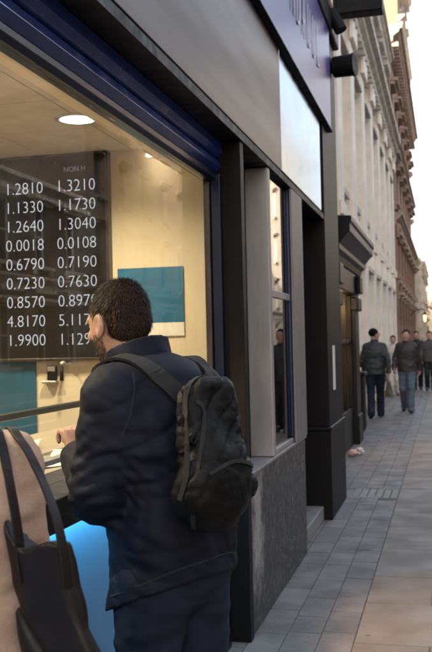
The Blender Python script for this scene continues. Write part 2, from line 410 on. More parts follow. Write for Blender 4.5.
def trousers(J, h, fat=1.0, seed=1):
    lo = np.minimum.reduce([v_(J[q]) for q in ('hipL', 'knL', 'anL', 'hipR', 'knR', 'anR')])-.2; hi = np.maximum.reduce([v_(J[q]) for q in ('hipL', 'knL', 'anL', 'hipR', 'knR', 'anR')])+.2
    lo[2] = .01; hi[2] = 1.1; lo[2] = .0; G = Sdf(lo, hi, h)
    pv = v_(J['pelvis'])
    G.ecap(pv-(0, 0, .02), pv+(0, 0, .1), (.165*fat, .115*fat), (.15*fat, .105*fat), .03)
    for q in 'LR':
        G.cap(J['hip'+q], J['kn'+q], .098*fat, .074*fat, .03); G.cap(J['kn'+q], v_(J['an'+q])+(0, -.005, -.025), .074*fat, .068*fat, .02)
    G.disp(wrinkle(seed, 30, .006, (1, 1, 2.2)))
    G.cut(lambda X, Y, Z: Z-1.05+0*X*Y); G.cut(lambda X, Y, Z: .022-Z+0*X*Y)
    return G.mesh('trousers')
def shoe_mesh(J, q, h):
    a, t = v_(J['an'+q]), v_(J['to'+q]); zf = t[2]-.035
    G = Sdf(np.minimum(a, t)-.12, np.maximum(a, t)+.14, h)
    G.cap(a+(0, -.03, -.035), t+(0, .0, -.0), .044, .036, .02); G.cap(a+(0, 0, -.02), a+(0, 0, .03), .048, .05, .02)
    G.ell(t+(0, -.03, .0), (.045, .07, .034), .02)
    if zf < .03: G.cut(lambda X, Y, Z: (zf+.003)-Z+0*X*Y)
    return G.mesh('shoe')

def jacket_sdf(J, h, fat=1.0, sl=1.0, seed=3, amp=.007, collar=True, flare=0, cuff=.0):
    pts = np.array([J[q] for q in ('shL', 'shR', 'elL', 'elR', 'wrL', 'wrR', 'pelvis', 'neck')])
    lo, hi = pts.min(0)-.26, pts.max(0)+.2; lo[2] = min(J['hem']-.12, pts[:, 2].min()-.12); G = Sdf(lo, hi, h)
    pv, ch, nk = v_(J['pelvis']), v_(J['chest']), v_(J['neck'])
    b = pv.copy(); b[2] = J['hem']-.1
    G.ecap(b, pv+(0, 0, .1), (.19*fat+flare, .145*fat+flare*.7), (.178*fat, .135*fat), .04, 2.3)
    G.ecap(pv+(0, 0, .1), ch, (.178*fat, .135*fat), (.19*fat, .14*fat), .04, 2.3)
    G.ecap(ch, nk-(0, 0, .08), (.19*fat, .14*fat), (.125*fat, .095*fat), .05)
    G.cap(v_(J['shL'])+(.03, 0, -.01), nk-(.03, .0, .03), .066*fat, .055, .05); G.cap(v_(J['shR'])+(-.03, 0, -.01), nk-(-.03, .0, .03), .066*fat, .055, .05)
    for q in 'LR':
        s, e, wv = v_(J['sh'+q]), v_(J['el'+q]), v_(J['wr'+q])
        G.cap(s, e, .070*sl, .060*sl, .035); G.cap(e, wv-(wv-e)*cuff, .061*sl, .046*sl, .02)
    G.disp(wrinkle(seed, 26, amp, (1, 1, 1.6))); G.disp(wrinkle(seed+9, 60, amp*.35, (1, 1, 1.5)))
    hz, hs = J['hem'], J['hslope']
    # hem cut only below the elbows' body part: sleeves end on their own
    X, Y, Z = np.meshgrid(*G.ax, indexing='ij', sparse=True)
    near = (np.abs(X-pv[0]) < .235*fat+flare) & (np.abs(Y-pv[1]) < .3)
    G.F = np.where(near & (Z < hz+.1), np.maximum(G.F, (hz-hs*(Y-pv[1]))-Z), G.F).astype(np.float32)
    # neck opening
    G.cap(nk-(0, 0, .06), nk+(0, .02, .12), .056, .062, 0, True)
    return G

def person(label, loc, alpha, spec, scale=1.0, group=None):
    J = dict(J0); J.update(spec.get('pose', {})); h = spec.get('h', .009)
    r = empty('person', loc, label, 'person', group, R(alpha)); r.scale = (scale,)*3
    G, Rm = body_sdf(J, h*.85); obj('body', G.mesh('body'), SKIN, r)
    obj('trousers', trousers(J, h, spec.get('legfat', 1.08), spec.get('seed', 1)), spec['trousers'], r)
    for q in 'LR': obj('shoe', shoe_mesh(J, q, h*.8), spec['shoes'], r)
    JG = jacket_sdf(J, h, spec.get('fat', 1), spec.get('sl', 1), spec.get('seed', 3), spec.get('amp', .007), flare=spec.get('flare', 0))
    obj(spec.get('top', 'jacket'), JG.mesh('jacket'), spec['jacket'], r)
    nk = v_(J['neck']); C = Sdf(nk-.16, nk+.16, h*.7)                      # collar
    C.ecap(nk-(0, 0, .04), nk+(0, .005, .045), (.088, .083), (.075, .072), 0)
    C.cap(nk-(0, 0, .2), nk+(0, .01, .2), .058, .058, 0, True); C.cut(lambda X, Y, Z: Z-(nk[2]+.045-(Y-nk[1])*.35)+0*X); C.cut(lambda X, Y, Z: nk[2]-.05-Z+0*X*Y)
    obj('collar', C.mesh('collar'), spec.get('collar', spec['jacket']), r)
    hc = Vector(J['head']); H = Sdf(v_(hc)-.17, v_(hc)+.16, h*.7)
    pp = lambda x, y, z: hc+Rm @ Vector((x, y, z))
    H.ell(pp(0, -.022, .042), (.085, .100, .091), .02, Rm)
    if spec.get('long'):
        H.ell(pp(0, -.05, -.05), (.085, .06, .11), .03, Rm)
    H.disp(wrinkle(5, 90, .004))
    inv = np.array(Rm.transposed())
    def hl(X, Y, Z):
        x, y, z = X-hc.x, Y-hc.y, Z-hc.z
        yy = inv[1][0]*x+inv[1][1]*y+inv[1][2]*z; zz = inv[2][0]*x+inv[2][1]*y+inv[2][2]*z
        if spec.get('long'): return np.maximum(np.maximum(yy-.055, 0)*1.0-(zz-.03)*.8, yy*.9-.045-np.maximum(zz-.035, 0)*3)
        return np.maximum(yy-.052-zz*.75, -.06-zz)
    H.cut(hl); obj('hair', H.mesh('hair'), spec['hair'], r)
    return r, J, JG

def gum_spots(m, scale, rad, col):
    """trodden gum and drip marks, round spots scattered over the paving"""
    n, l = m.node_tree.nodes, m.node_tree.links; b = n['Principled BSDF']; g = n.new('ShaderNodeNewGeometry')
    vo = n.new('ShaderNodeTexVoronoi'); vo.inputs['Scale'].default_value = scale; l.new(g.outputs['Position'], vo.inputs['Vector'])
    no = n.new('ShaderNodeTexNoise'); no.inputs['Scale'].default_value = 14; no.inputs['Detail'].default_value = 5; l.new(g.outputs['Position'], no.inputs['Vector'])
    ad = n.new('ShaderNodeMath'); ad.operation = 'MULTIPLY_ADD'; ad.inputs[1].default_value = rad*.8; l.new(no.outputs[0], ad.inputs[0]); l.new(vo.outputs['Distance'], ad.inputs[2])
    mr = n.new('ShaderNodeMapRange'); mr.inputs[1].default_value = rad*1.25; mr.inputs[2].default_value = rad*1.0; mr.inputs[3].default_value = 0; mr.inputs[4].default_value = .7; l.new(ad.outputs[0], mr.inputs[0])
    old = b.inputs['Base Color'].links[0].from_socket; mx = n.new('ShaderNodeMix'); mx.data_type = 'RGBA'; l.new(mr.outputs[0], mx.inputs[0]); l.new(old, mx.inputs[6]); mx.inputs[7].default_value = (*col, 1)
    l.new(mx.outputs[2], b.inputs['Base Color'])

# ================================================================== THE SETTING
M_black = mat('black_granite', (.008, .0068, .007), .5, var=.35, vscale=90, spec=.12, rvar=.1, bump=.03, bscale=30)
M_black2 = mat('black_painted_metal', (.008, .0076, .008), .5, spec=.15, var=.3, vscale=8, rvar=.1, bump=.05, bscale=60)
M_plinth = stained(mat('grey_granite_plinth', (.022, .0205, .021), .33, spec=.3, var=.55, vscale=14, rvar=.1, bump=.05, bscale=50), 4.66, 5.06, .12, .98, (.34, .33, .32))
M_ledge = mat('worn_stone_ledge', (.22, .21, .21), .55, var=.3, vscale=30, bump=.1)
M_silver = mat('brushed_aluminium_cladding', (.076, .066, .063), .36, .85, var=.22, vscale=2.2, rvar=.07, bump=.02, bscale=260, stretch=(1, .08, 1))
M_mirror = mat('polished_steel_cladding', (.20, .225, .26), .14, 1.0, var=.03, vscale=3, rvar=.03)
M_mirror.node_tree.nodes['Principled BSDF'].inputs['Specular Tint'].default_value = (.66, .71, .78, 1)
M_silver.node_tree.nodes['Principled BSDF'].inputs['Specular Tint'].default_value = (.72, .69, .68, 1)
M_grey = mat('grey_aluminium', (.34, .315, .30), .5, .35, var=.28, vscale=5, rvar=.1, bump=.04, bscale=80, stretch=(1, 1, .25))
M_bluedark = mat('deep_blue_paint', (.003, .006, .024), .3, var=.2, spec=.3)
M_blue = mat('blue_gloss_paint', (.012, .029, .155), .22, var=.2, vscale=5, rvar=.08, coat=.3, bump=.02, bscale=30)
M_bronze = mat('dark_bronze_frame', (.05, .04, .032), .35, .5, var=.3, vscale=15)
M_purple = mat('purple_acrylic', (.062, .042, .22), .34, var=.15, vscale=2, spec=.16)
M_letter = mat('white_acrylic_letters', (.50, .48, .58), .4)
M_cream = mat('cream_plaster', (.62, .52, .36), .7, var=.07, vscale=2.5, bump=.05, bscale=60)
M_ceil = mat('ceiling_tile', (.46, .42, .36), .8, var=.12, vscale=7, bump=.1, bscale=120)
M_dark = mat('dark_interior', (.03, .028, .027), .6, var=.3, vscale=5)
M_steel = mat('stainless_steel', (.55, .54, .53), .3, .9, var=.1, vscale=20)
M_glass = glass_mat('shop_glass'); M_glass2 = glass_mat('side_window_glass', (.5, .5, .5), .03)

mb = MB(); mb.box(-250, 250, -250, 400, -.3, -.13); struct(mb, 'ground', mat('earth', (.12, .11, .10), .9, var=.3, vscale=.2))
M_asph = mat('asphalt', (.05, .05, .052), .8, var=.3, vscale=12, bump=.3, bscale=180, rvar=.1)
mb = MB(); mb.box(3.55, 9.0, -60, 140, -.2, -.115); struct(mb, 'road', M_asph)
mb = MB()
for i in range(22): mb.box(6.2, 6.32, -20+i*6, -17+i*6, -.112, -.110)
struct(mb, 'road_marking', mat('road_paint', (.7, .7, .68), .7, var=.25, vscale=8))
M_kerb = mat('granite_kerb', (.30, .29, .28), .6, var=.3, vscale=60, bump=.1, island=.15)
mb = MB()
for i in range(120):
    y = -20+i*.92; mb.box(3.26, 3.54, y, y+.91, -.2, .0+random.uniform(-.002, .002)); mb.box(9.02, 9.3, y, y+.91, -.2, 0)
struct(mb, 'kerb', M_kerb, bevel=.012)
M_slab = mat('york_stone_slabs', (.125, .106, .095), .62, col2=(.205, .174, .152), vscale=2.2, bump=.12, bscale=55, island=.14, rvar=.14)
M_sett = mat('grey_setts', (.088, .080, .082), .6, col2=(.205, .186, .178), vscale=3.0, bump=.3, bscale=60, island=.09, rvar=.16)
M_grout = mat('dark_grout', (.105, .097, .094), .9, var=.3, vscale=30)
gum_spots(M_slab, 3.1, .062, (.055, .05, .048)); gum_spots(M_sett, 4.3, .07, (.26, .25, .24))
mb = MB(); mb.box(-6, 3.255, -30, 140, -.2, -.006); struct(mb, 'pavement_bed', M_grout)
mb = MB(); mb.box(9.31, 11.6, -60, 140, -.2, .0); struct(mb, 'far_pavement', M_slab)
def slab(mb, x0, x1, y0, y1, j, tz, tilt):
    a, b = tz+random.uniform(-tilt, tilt), tz+random.uniform(-tilt, tilt); c = random.uniform(-tilt, tilt); q = j+.0025
    mb.add([(x0+j, y0+j, -.02), (x1-j, y0+j, -.02), (x1-j, y1-j, -.02), (x0+j, y1-j, -.02),
            (x0+q, y0+q, a), (x1-q, y0+q, b), (x1-q, y1-q, b+c), (x0+q, y1-q, a+c)],
           [(4, 5, 6, 7), (0, 1, 5, 4), (1, 2, 6, 5), (2, 3, 7, 6), (3, 0, 4, 7)])
mb = MB(); y = -1.0; row = 0
while y < 62:
    d = random.choice((.62, .72, .80, .66)); x = -.50
    if row % 2: slab(mb, x, x+.38, y, y+d, .0025, 0, .0016); x += .38
    while x < 3.2:
        wd = min(random.choice((.92, 1.05, 1.2)), 3.25-x)
        if 3.25-x-wd < .25: wd = 3.25-x
        slab(mb, x, x+wd, y, y+d, .0025, 0, .0016); x += wd
    y += d; row += 1
struct(mb, 'pavement', M_slab)
mb = MB(); xs = [-2.1+i*.1778 for i in range(10)]
for i, x in enumerate(xs[:-1]):
    y = -1-random.random()*.2
    while y < 46:
        d = random.uniform(.26, .46)
        if not (8.95 < y+d/2 < 9.55 and x > -.95): slab(mb, x, x+.1778, y, y+d, .0010, -.001, .0014)
        y += d
struct(mb, 'sett_strip', M_sett)
mb = MB()
for i in range(6): slab(mb, -.95+i*.075, -.95+(i+1)*.075, 8.98, 9.52, .006, 0, .001)
struct(mb, 'drain_cover', mat('pale_drain_stone', (.20, .19, .18), .6, var=.3, vscale=20, bump=.1, island=.15))

# ------------------------------------------------------------------ the exchange shopfront
SH = empty('exchange_shop', (-1.0, 3.0, 0), 'shopfront of a currency exchange with silver fascia and blue framed window', 'shop')
YB = -3.0
mb = MB(); mb.box(-1.15, -1.0, YB, 2.195, 2.65, 3.45); mb.box(-1.15, -1.0, 2.2, 5.745, 2.65, 3.45); part(mb, 'fascia_panel', M_silver, SH, bevel=.004)
o = part(MB().box(-1.15, -.998, 5.75, 7.66, 2.65, 3.45), 'fascia_panel', M_mirror, SH, bevel=.004); o['label'] = 'mirror polished white fascia panel reflecting the sky'
part(MB().box(-1.15, -1.03, 7.663, 7.865, 2.65, 4.4), 'infill_panel', M_black2, SH)
part(MB().box(-1.3, -1.004, YB, 7.86, 2.60, 2.648), 'soffit', M_black2, SH, bevel=.003)
part(MB().box(-1.14, -1.02, YB, 7.66, 3.452, 4.4), 'sign_backing', M_black2, SH)
part(MB().prism_y([(-1.24, 2.5), (-1.150, 2.5), (-1.118, 2.515), (-1.106, 2.545), (-1.112, 2.598), (-1.24, 2.598)], YB, 4.576), 'shutter_box', M_blue, SH, bevel=.003)
part(MB().prism_y([(-1.20, 2.43), (-1.145, 2.43), (-1.115, 2.46), (-1.125, 2.498), (-1.20, 2.498)], YB, 4.576), 'header', M_blue, SH, bevel=.004)
mb = MB(); mb.prism_y([(-1.20, 2.385), (-1.15, 2.385), (-1.135, 2.40), (-1.135, 2.428), (-1.20, 2.428)], YB, 4.52)
part(MB().box(-1.162, -1.112, 4.525, 4.575, .0, 2.425), 'window_post', M_bluedark, SH, bevel=.004)
wf = part(mb, 'window_frame', M_bluedark, SH, bevel=.004)
o = part(MB().box(-1.195, -1.164, 4.50, 4.575, 1.10, 2.384), 'frame_edge', M_bronze, SH, bevel=.003)
part(MB().box(-1.180, -1.172, YB, 4.499, 1.131, 2.384), 'window_pane', M_glass, SH)
part(MB().box(-1.30, -1.045, YB, 4.52, 1.075, 1.13), 'counter_sill', M_black2, SH, bevel=.006)
M_low = mat('blue_lit_panel', (.055, .235, .46), .35, var=.12, vscale=2, rvar=.06, bump=.02, bscale=20)
part(MB().box(-1.2, -1.115, YB, 4.52, .10, 1.05), 'stall_riser', M_low, SH)
part(MB().box(-1.2, -1.10, YB, 4.52, .0, .098), 'kickplate', M_bluedark, SH)
part(MB().box(-1.075, -1.062, YB, 4.50, 1.066, 1.074), 'led_strip', emis('cyan_led', (.42, .86, 1.0), 75*E1), SH)
part(MB().box(-1.056, -1.045, YB, 4.52, 1.040, 1.0745), 'sill_lip', M_black2, SH)
# jamb, plinth, pillar, side window
part(MB().box(-1.20, -1.013, 4.580, 4.66, .0, 2.598), 'jamb', M_black, SH, bevel=.004)
part(MB().box(-1.30, -1.022, 4.664, 6.60, .0, .838), 'plinth', M_plinth, SH, bevel=.006)
part(MB().box(-1.30, -1.010, 4.663, 6.605, .840, .858), 'ledge', M_ledge, SH, bevel=.004)
part(MB().box(-1.22, -1.16, 4.662, 5.40, .86, 2.598), 'reveal_panel', M_black2, SH)
part(MB().box(-1.158, -1.012, 5.33, 5.398, .860, 2.598), 'pillar', M_grey, SH, bevel=.008)
part(MB().box(-1.049, -1.043, 5.40, 6.138, .892, 2.598), 'side_window_pane', M_glass2, SH)
part(MB().box(-1.08, -1.030, 5.40, 6.138, 1.825, 1.87), 'transom', M_grey, SH, bevel=.004); part(MB().box(-1.10, -1.025, 5.40, 6.138, .860, .89), 'side_window_sill', M_grey, SH, bevel=.004)
part(MB().box(-1.12, -1.020, 6.14, 6.60, .860, 2.598), 'mullion', M_black2, SH, bevel=.004)
part(MB().box(-1.040, -1.027, 6.134, 6.139, .9, 2.59), 'blue_strip', mat('faded_blue', (.012, .024, .08), .4), SH)
part(MB().box(-1.0195, -1.004, 6.130, 6.604, .861, 2.597), 'edge_trim', mat('dull_grey_trim', (.19, .175, .172), .5, .3, var=.25, vscale=6, stretch=(1, 1, .2)), SH, bevel=.003)
part(MB().box(-1.75, -1.70, 5.56, 6.60, .1, 2.6).box(-1.70, -1.12, 6.605, 6.64, 0, 2.6), 'display_back', M_dark, SH)
# doorway between the side window and the pilaster
mb = MB(); mb.box(-1.93, -1.90, 6.64, 7.82, 0.13, 2.6); part(mb, 'door', mat('dark_door_paint', (.02, .02, .022), .35, var=.2), SH)
part(MB().box(-1.9, -1.06, 6.645, 7.815, .0, .12), 'doorstep', M_ledge, SH, bevel=.01)
part(MB().box(-1.9, -.985, 7.82, 8.93, .0, .76), 'pilaster_base', M_black, SH, bevel=.008)
part(MB().box(-1.9, -.975, 7.81, 8.94, .762, .80), 'base_cap', M_black2, SH, bevel=.012)
part(MB().box(-1.9, -1.0, 7.87, 8.90, .80, 4.4), 'pilaster', M_black, SH, bevel=.006)
part(MB().box(-.999, -.992, 8.20, 8.32, 1.10, 1.50), 'notice_plate', mat('white_plate', (.7, .7, .7), .4), SH)
# interior
part(MB().box(-4.3, -1.21, 5.45, 5.55, .0, 2.8).box(-1.21, -1.20, 4.58, 5.55, 0, 2.8).box(-4.4, -4.3, YB, 5.55, 0, 2.8).box(-4.3, -1.31, YB-.1, YB, 0, 2.8), 'interior_wall', M_cream, SH)
part(MB().box(-4.3, -1.31, YB, 5.449, -.004, .05), 'interior_floor', mat('grey_vinyl', (.15, .13, .11), .5, var=.1), SH)
mb = MB()
for i in range(6):
    for j in range(15): mb.box(-4.3+i*.6, min(-4.3+(i+1)*.6, -1.245)-.006, YB+j*.6, min(YB+(j+1)*.6, 5.445)-.006, 2.79, 2.82)
part(mb, 'ceiling', M_ceil, SH, bevel=.002)
part(MB().box(-4.4, -1.15, YB, 5.55, 2.83, 2.9), 'ceiling_slab', M_ceil, SH)
part(MB().box(-1.244, -1.21, YB, 5.44, 2.60, 2.83).box(-1.30, -1.245, YB, 4.58, 2.42, 2.499), 'inner_header', M_cream, SH)
part(MB().box(-2.15, -1.31, YB, 5.40, 1.02, 1.085), 'inner_counter', mat('beech_counter', (.36, .30, .20), .4, var=.12, vscale=4, stretch=(6, .6, 1)), SH, bevel=.004)
part(MB().box(-1.385, -1.345, .5, 4.45, 1.135, 1.155), 'coin_rail', M_steel, SH, bevel=.003)
part(MB().box(-1.735, -1.695, .5, 5.44, 1.258, 1.285).box(-1.73, -1.70, 5.40, 5.44, 1.085, 1.245).box(-1.73, -1.70, 2.0, 2.03, 1.085, 1.245), 'screen_rail', mat('dark_rail', (.035, .04, .03), .3, .3), SH, bevel=.003)
# storeys above
mbw = MB(); mbw.box(-14, -1.16, YB, 8.93, 4.41, 19.0).box(-14, -4.45, YB, 8.93, 0, 4.40).box(-4.45, -1.16, YB, 7.8, 2.92, 4.40); part(mbw, 'upper_wall', mat('upper_stone', (.36, .33, .29), .8, var=.2, vscale=1.2, bump=.1), SH)
part(MB().box(-1.16, -.95, YB, 8.93, 4.402, 4.62), 'cornice', M_black2, SH, bevel=.02)

sg = empty('shop_sign', (-1.0, 5, 3.9), 'long glossy purple shop sign with white letters above the silver fascia', 'sign')
part(MB().box(-1.018, -.97, .5, 8.28, 3.462, 4.395), 'sign_panel', M_purple, sg, bevel=.006)
part(MB().box(-1.016, -.955, .5, 8.28, 3.451, 3.461), 'sign_trim', M_black2, sg)
for i, ch in enumerate('FINDAUUL'):
    y, z, hgt = 5.55+i*.26, 3.80, .40
    me = text_mesh(ch, hgt*1.25, .002, .45)
    o = obj('letter', me, M_letter, sg); o.rotation_euler = (R(90), 0, R(90)); o.location = Vector((-.962, y, z))-sg.location

# ------------------------------------------------------------------ lights in the kiosk ceiling
spots = [(-1.92, 4.59), (-1.72, 5.33), (-1.92, 2.3), (-1.92, .2), (-3.3, 4.4), (-3.3, 1.6), (-1.60, 3.20)]
LAB = ['large round downlight glowing in the kiosk ceiling near the rate board', 'small round downlight close to the cream end wall', 'round downlight above the counter behind the woman', 'round downlight furthest along the counter, outside the view', 'round downlight deep in the room beyond the rate board', 'round downlight at the back of the room', 'unseen tilted downlight added by the window head to warm a pavement patch']
M_lamp = emis('lamp_glow', (1, .86, .62), 9*E1)
for i, (x, y) in enumerate(spots):
    r = empty('ceiling_light', (x, y, 2.79), LAB[i], 'ceiling light', 'round downlights in the kiosk ceiling')
    rad = .095 if i != 1 else .055
    obj('diffuser', MB().disc((0, 0), rad, -.006).mesh('diffuser'), M_lamp, r)
    mb = MB(); pr = [(rad+.003, -.008), (rad+.025, -.007), (rad+.028, .0), (rad+.003, .0)]; n = 32
    vs = [(a*math.cos(2*math.pi*k/n), a*math.sin(2*math.pi*k/n), z) for k in range(n) for a, z in pr]
    mb.add(vs, [(k*4+j, k*4+(j+1) % 4, ((k+1) % n)*4+(j+1) % 4, ((k+1) % n)*4+j) for k in range(n) for j in range(4)])
    obj('trim_ring', mb.mesh('trim_ring'), M_steel, r, smooth=True)
    ld = bpy.data.lights.new('downlight_lamp', 'SPOT'); ld.energy = 34 if i != 1 else .5; ld.spot_size = R(150 if i != 6 else 30); ld.spot_blend = .8; ld.color = (1, .86, .58); ld.shadow_soft_size = .08
    lo_ = bpy.data.objects.new('downlight_lamp', ld); COL.objects.link(lo_); lo_.parent = r; lo_.location = (0, 0, -.03)
    if i == 6: ld.energy = 200; ld.shadow_soft_size = .22; ld.color = (1, .64, .32); lo_.rotation_euler = Vector((-1.12, -1.95, 2.76)).to_track_quat('Z', 'Y').to_euler()  # added spot hidden behind the header, throws the warm patch onto the pavement

for i, (x, z, rr) in enumerate([(-1.772, 2.745, .034), (-1.675, 2.715, .024)]):  # glowing ovals put in for reflected lights on the wall, not real fittings
    r = empty('wall_glint', (x, 5.45, z), ('small glowing oval standing in for a reflected light on the cream wall', 'smaller glowing oval beside it, standing in for a second reflection')[i], 'wall glint', 'glints on the cream wall')
    obj('glow', MB().tube([(-rr, -.03, 0), (-rr*.6, -.03, 0), (rr*.6, -.03, 0), (rr, -.03, 0)], [rr*.2, rr*.42, rr*.42, rr*.2], 14).mesh('glow'), M_lamp, r, smooth=True)
    obj('glint_backing', MB().box(-rr*.6, rr*.6, -.012, -.001, -rr*.4, rr*.4).mesh('glint_backing'), M_steel, r, bevel=.002)

# ------------------------------------------------------------------ rate board, posters and small things inside
RB = empty('rate_board', (-2.5, 5.40, 2.14), 'black exchange rate board with two columns of glowing white figures', 'rate board')
BX0, BX1, BZ0, BZ1 = -2.95, -2.075, 1.475, 2.775
part(MB().box(BX0, BX1, 5.40, 5.448, BZ0, BZ1), 'screen', mat('smoky_screen', (.010, .009, .008), .2, spec=.3, var=.3, vscale=2), RB)
part(MB().box(BX0-.02, BX0, 5.385, 5.449, BZ0-.02, BZ1+.02).box(BX1, BX1+.02, 5.385, 5.449, BZ0-.02, BZ1+.02).box(BX0, BX1, 5.385, 5.449, BZ0-.02, BZ0).box(BX0, BX1, 5.385, 5.449, BZ1, BZ1+.013), 'frame', M_bronze, RB, bevel=.003)
rows = [('1.2810', '1.3210'), ('1.1330', '1.1730'), ('1.2640', '1.3040'), ('0.0018', '0.0108'), ('0.6790', '0.7190'), ('0.7230', '0.7630'), ('0.8570', '0.8970'), ('4.8170', '5.1170'), ('1.9900', '1.1290')]
M_dig = emis('lit_figures', (.93, .97, 1.0), .80*E1); M_head = emis('dim_heading', (.8, .8, .85), .28*E1)
for i, ab in enumerate(rows):
    for c, tx in enumerate(ab):
        o = obj('rate_figure', text_mesh(tx, .110, .001, .92), M_dig, RB)
        o.rotation_euler = (R(90), 0, 0); o.location = Vector((-2.778+c*.362, 5.397, 2.545-.1235*i))-RB.location
o = obj('heading', text_mesh('NON H', .05, .001, .9), M_head, RB); o.rotation_euler = (R(90), 0, 0); o.location = Vector((-2.36, 5.397, 2.67))-RB.location
M_post = mat('blue_poster_print', (.012, .085, .17), .35, col2=(.03, .15, .26), vscale=3.5, stretch=(1, 1, 3))
P1 = empty('poster', (-1.79, 5.44, 1.8), 'dark blue poster with white lower band on the cream wall behind the man', 'poster')
part(MB().box(-2.02, -1.585, 5.438, 5.448, 1.685, 2.035), 'print', M_post, P1)
part(MB().box(-2.02, -1.585, 5.438, 5.448, 1.60, 1.684), 'white_band', mat('poster_white', (.68, .64, .56), .5, var=.05), P1)
single(MB().box(-3.35, -2.60, 5.436, 5.449, .9, 1.45), 'poster', mat('teal_board_print', (.012, .06, .10), .4, col2=(.02, .10, .16), vscale=3), 'plain dark teal board low on the end wall below the rate figures', 'poster', base=(-3, 5.44, 1.2))
wp = empty('card_terminal', (-2.47, 5.44, 1.37), 'small black card terminal in a wall bracket under the rate board', 'card terminal')
mb = MB(); mb.box(-2.505, -2.44, 5.40, 5.43, 1.33, 1.43); part(mb, 'body', M_black2, wp, bevel=.008)
part(MB().box(-2.498, -2.447, 5.396, 5.3995, 1.39, 1.42), 'display', M_steel, wp); part(MB().box(-2.54, -2.44, 5.39, 5.449, 1.312, 1.328), 'bracket', M_steel, wp, bevel=.004)
hk = empty('wall_hook', (-2.38, 5.44, 1.42), 'small white wall hook with a dark handle hanging from it', 'hook')
part(MB().tube(chaikin([(-2.38, 5.449, 1.43), (-2.38, 5.38, 1.45), (-2.37, 5.33, 1.44)], 2), .009).tube([(-2.43, 5.44, 1.44), (-2.35, 5.44, 1.44)], .008), 'arm', mat('white_enamel', (.7, .67, .6), .35), hk, smooth=True)
part(MB().tube([(-2.37, 5.335, 1.425), (-2.372, 5.335, 1.33)], [.010, .013]), 'handle', M_black2, hk, smooth=True)
M_paper = mat('paper', (.70, .66, .58), .7, var=.08, vscale=20)
for i, (x, y, a, wd, dp, lb) in enumerate([(-1.52, 3.55, 20, .2, .14, 'white paper form curled on the counter by the hand'), (-1.60, 3.92, -35, .22, .15, 'pale leaflet lying askew beyond the curled form'), (-1.50, 3.25, 65, .15, .09, 'bundle of banknotes on the counter at the near edge'), (-1.57, 4.25, 10, .21, .15, 'furthest white sheet on the counter near the end wall'), (-1.80, 3.35, -20, .22, .17, 'white sheet lying deeper on the counter past the coin rail'), (-1.66, 2.95, 40, .20, .13, 'white form on the counter nearest the woman'), (-1.92, 3.75, 15, .24, .18, 'cream sheet at the inner edge of the counter')]):
    g = 8; vs = []; fs = []; k = i*1.7
    for u in range(g+1):
        for v in range(g+1):
            px, py = (u/g-.5)*wd, (v/g-.5)*dp; vs.append((px, py, .004+.035*abs(u/g-.5)**2*(1+math.sin(k+v*.6))+.02*(v/g)**3))
    fs = [(a_*(g+1)+b_, (a_+1)*(g+1)+b_, (a_+1)*(g+1)+b_+1, a_*(g+1)+b_+1) for a_ in range(g) for b_ in range(g)]
    me = MB().add(vs, fs).mesh('paper_sheet'); o = obj('paper_sheet', me, M_paper, smooth=True, loc=(x, y, 1.086)); o.rotation_euler = (0, 0, R(a))
    so_ = o.modifiers.new('thick', 'SOLIDIFY'); so_.thickness = .002; tag(o, lb, 'paper', 'papers on the kiosk counter')

# ------------------------------------------------------------------ fittings on the facade
ps = empty('projecting_sign', (-1.0, 8.7, 4.9), 'big black box sign projecting over the pavement at the top', 'sign')
part(MB().box(-.94, -.50, 8.62, 8.80, 4.66, 5.5), 'sign_box', M_black2, ps, bevel=.012)
part(MB().box(-.96, -.93, 8.58, 8.84, 4.70, 5.5).box(-1.0, -.96, 8.68, 8.74, 4.9, 5.0), 'bracket', M_black2, ps, bevel=.006)
sp_ = empty('wall_spotlight', (-1.0, 8.75, 4.2), 'black cylindrical spotlight sticking out beside the purple sign', 'spotlight')
part(MB().tube([(-.985, 8.75, 4.19), (-.80, 8.72, 4.19)], [.10, .105], 24), 'housing', M_black2, sp_, bevel=.006)
part(MB().tube([(-.799, 8.72, 4.19), (-.775, 8.716, 4.19)], [.113, .113], 24), 'rim', M_black2, sp_, bevel=.004)
part(MB().tube([(-1.0, 8.75, 4.19), (-.986, 8.75, 4.19)], [.06, .06], 16), 'wall_plate', M_black2, sp_)
fl = empty('floodlight', (-.98, 8.5, 4.5), 'small tilted black floodlight tucked under the box sign', 'floodlight')
mb = MB(); mb.tube([(-.96, 8.42, 4.62), (-.87, 8.40, 4.42)], [.055, .06], 18); part(mb, 'housing', M_black2, fl, bevel=.004)
part(MB().tube([(-1.0, 8.45, 4.55), (-.945, 8.43, 4.55)], .015, 8), 'arm', M_black2, fl)

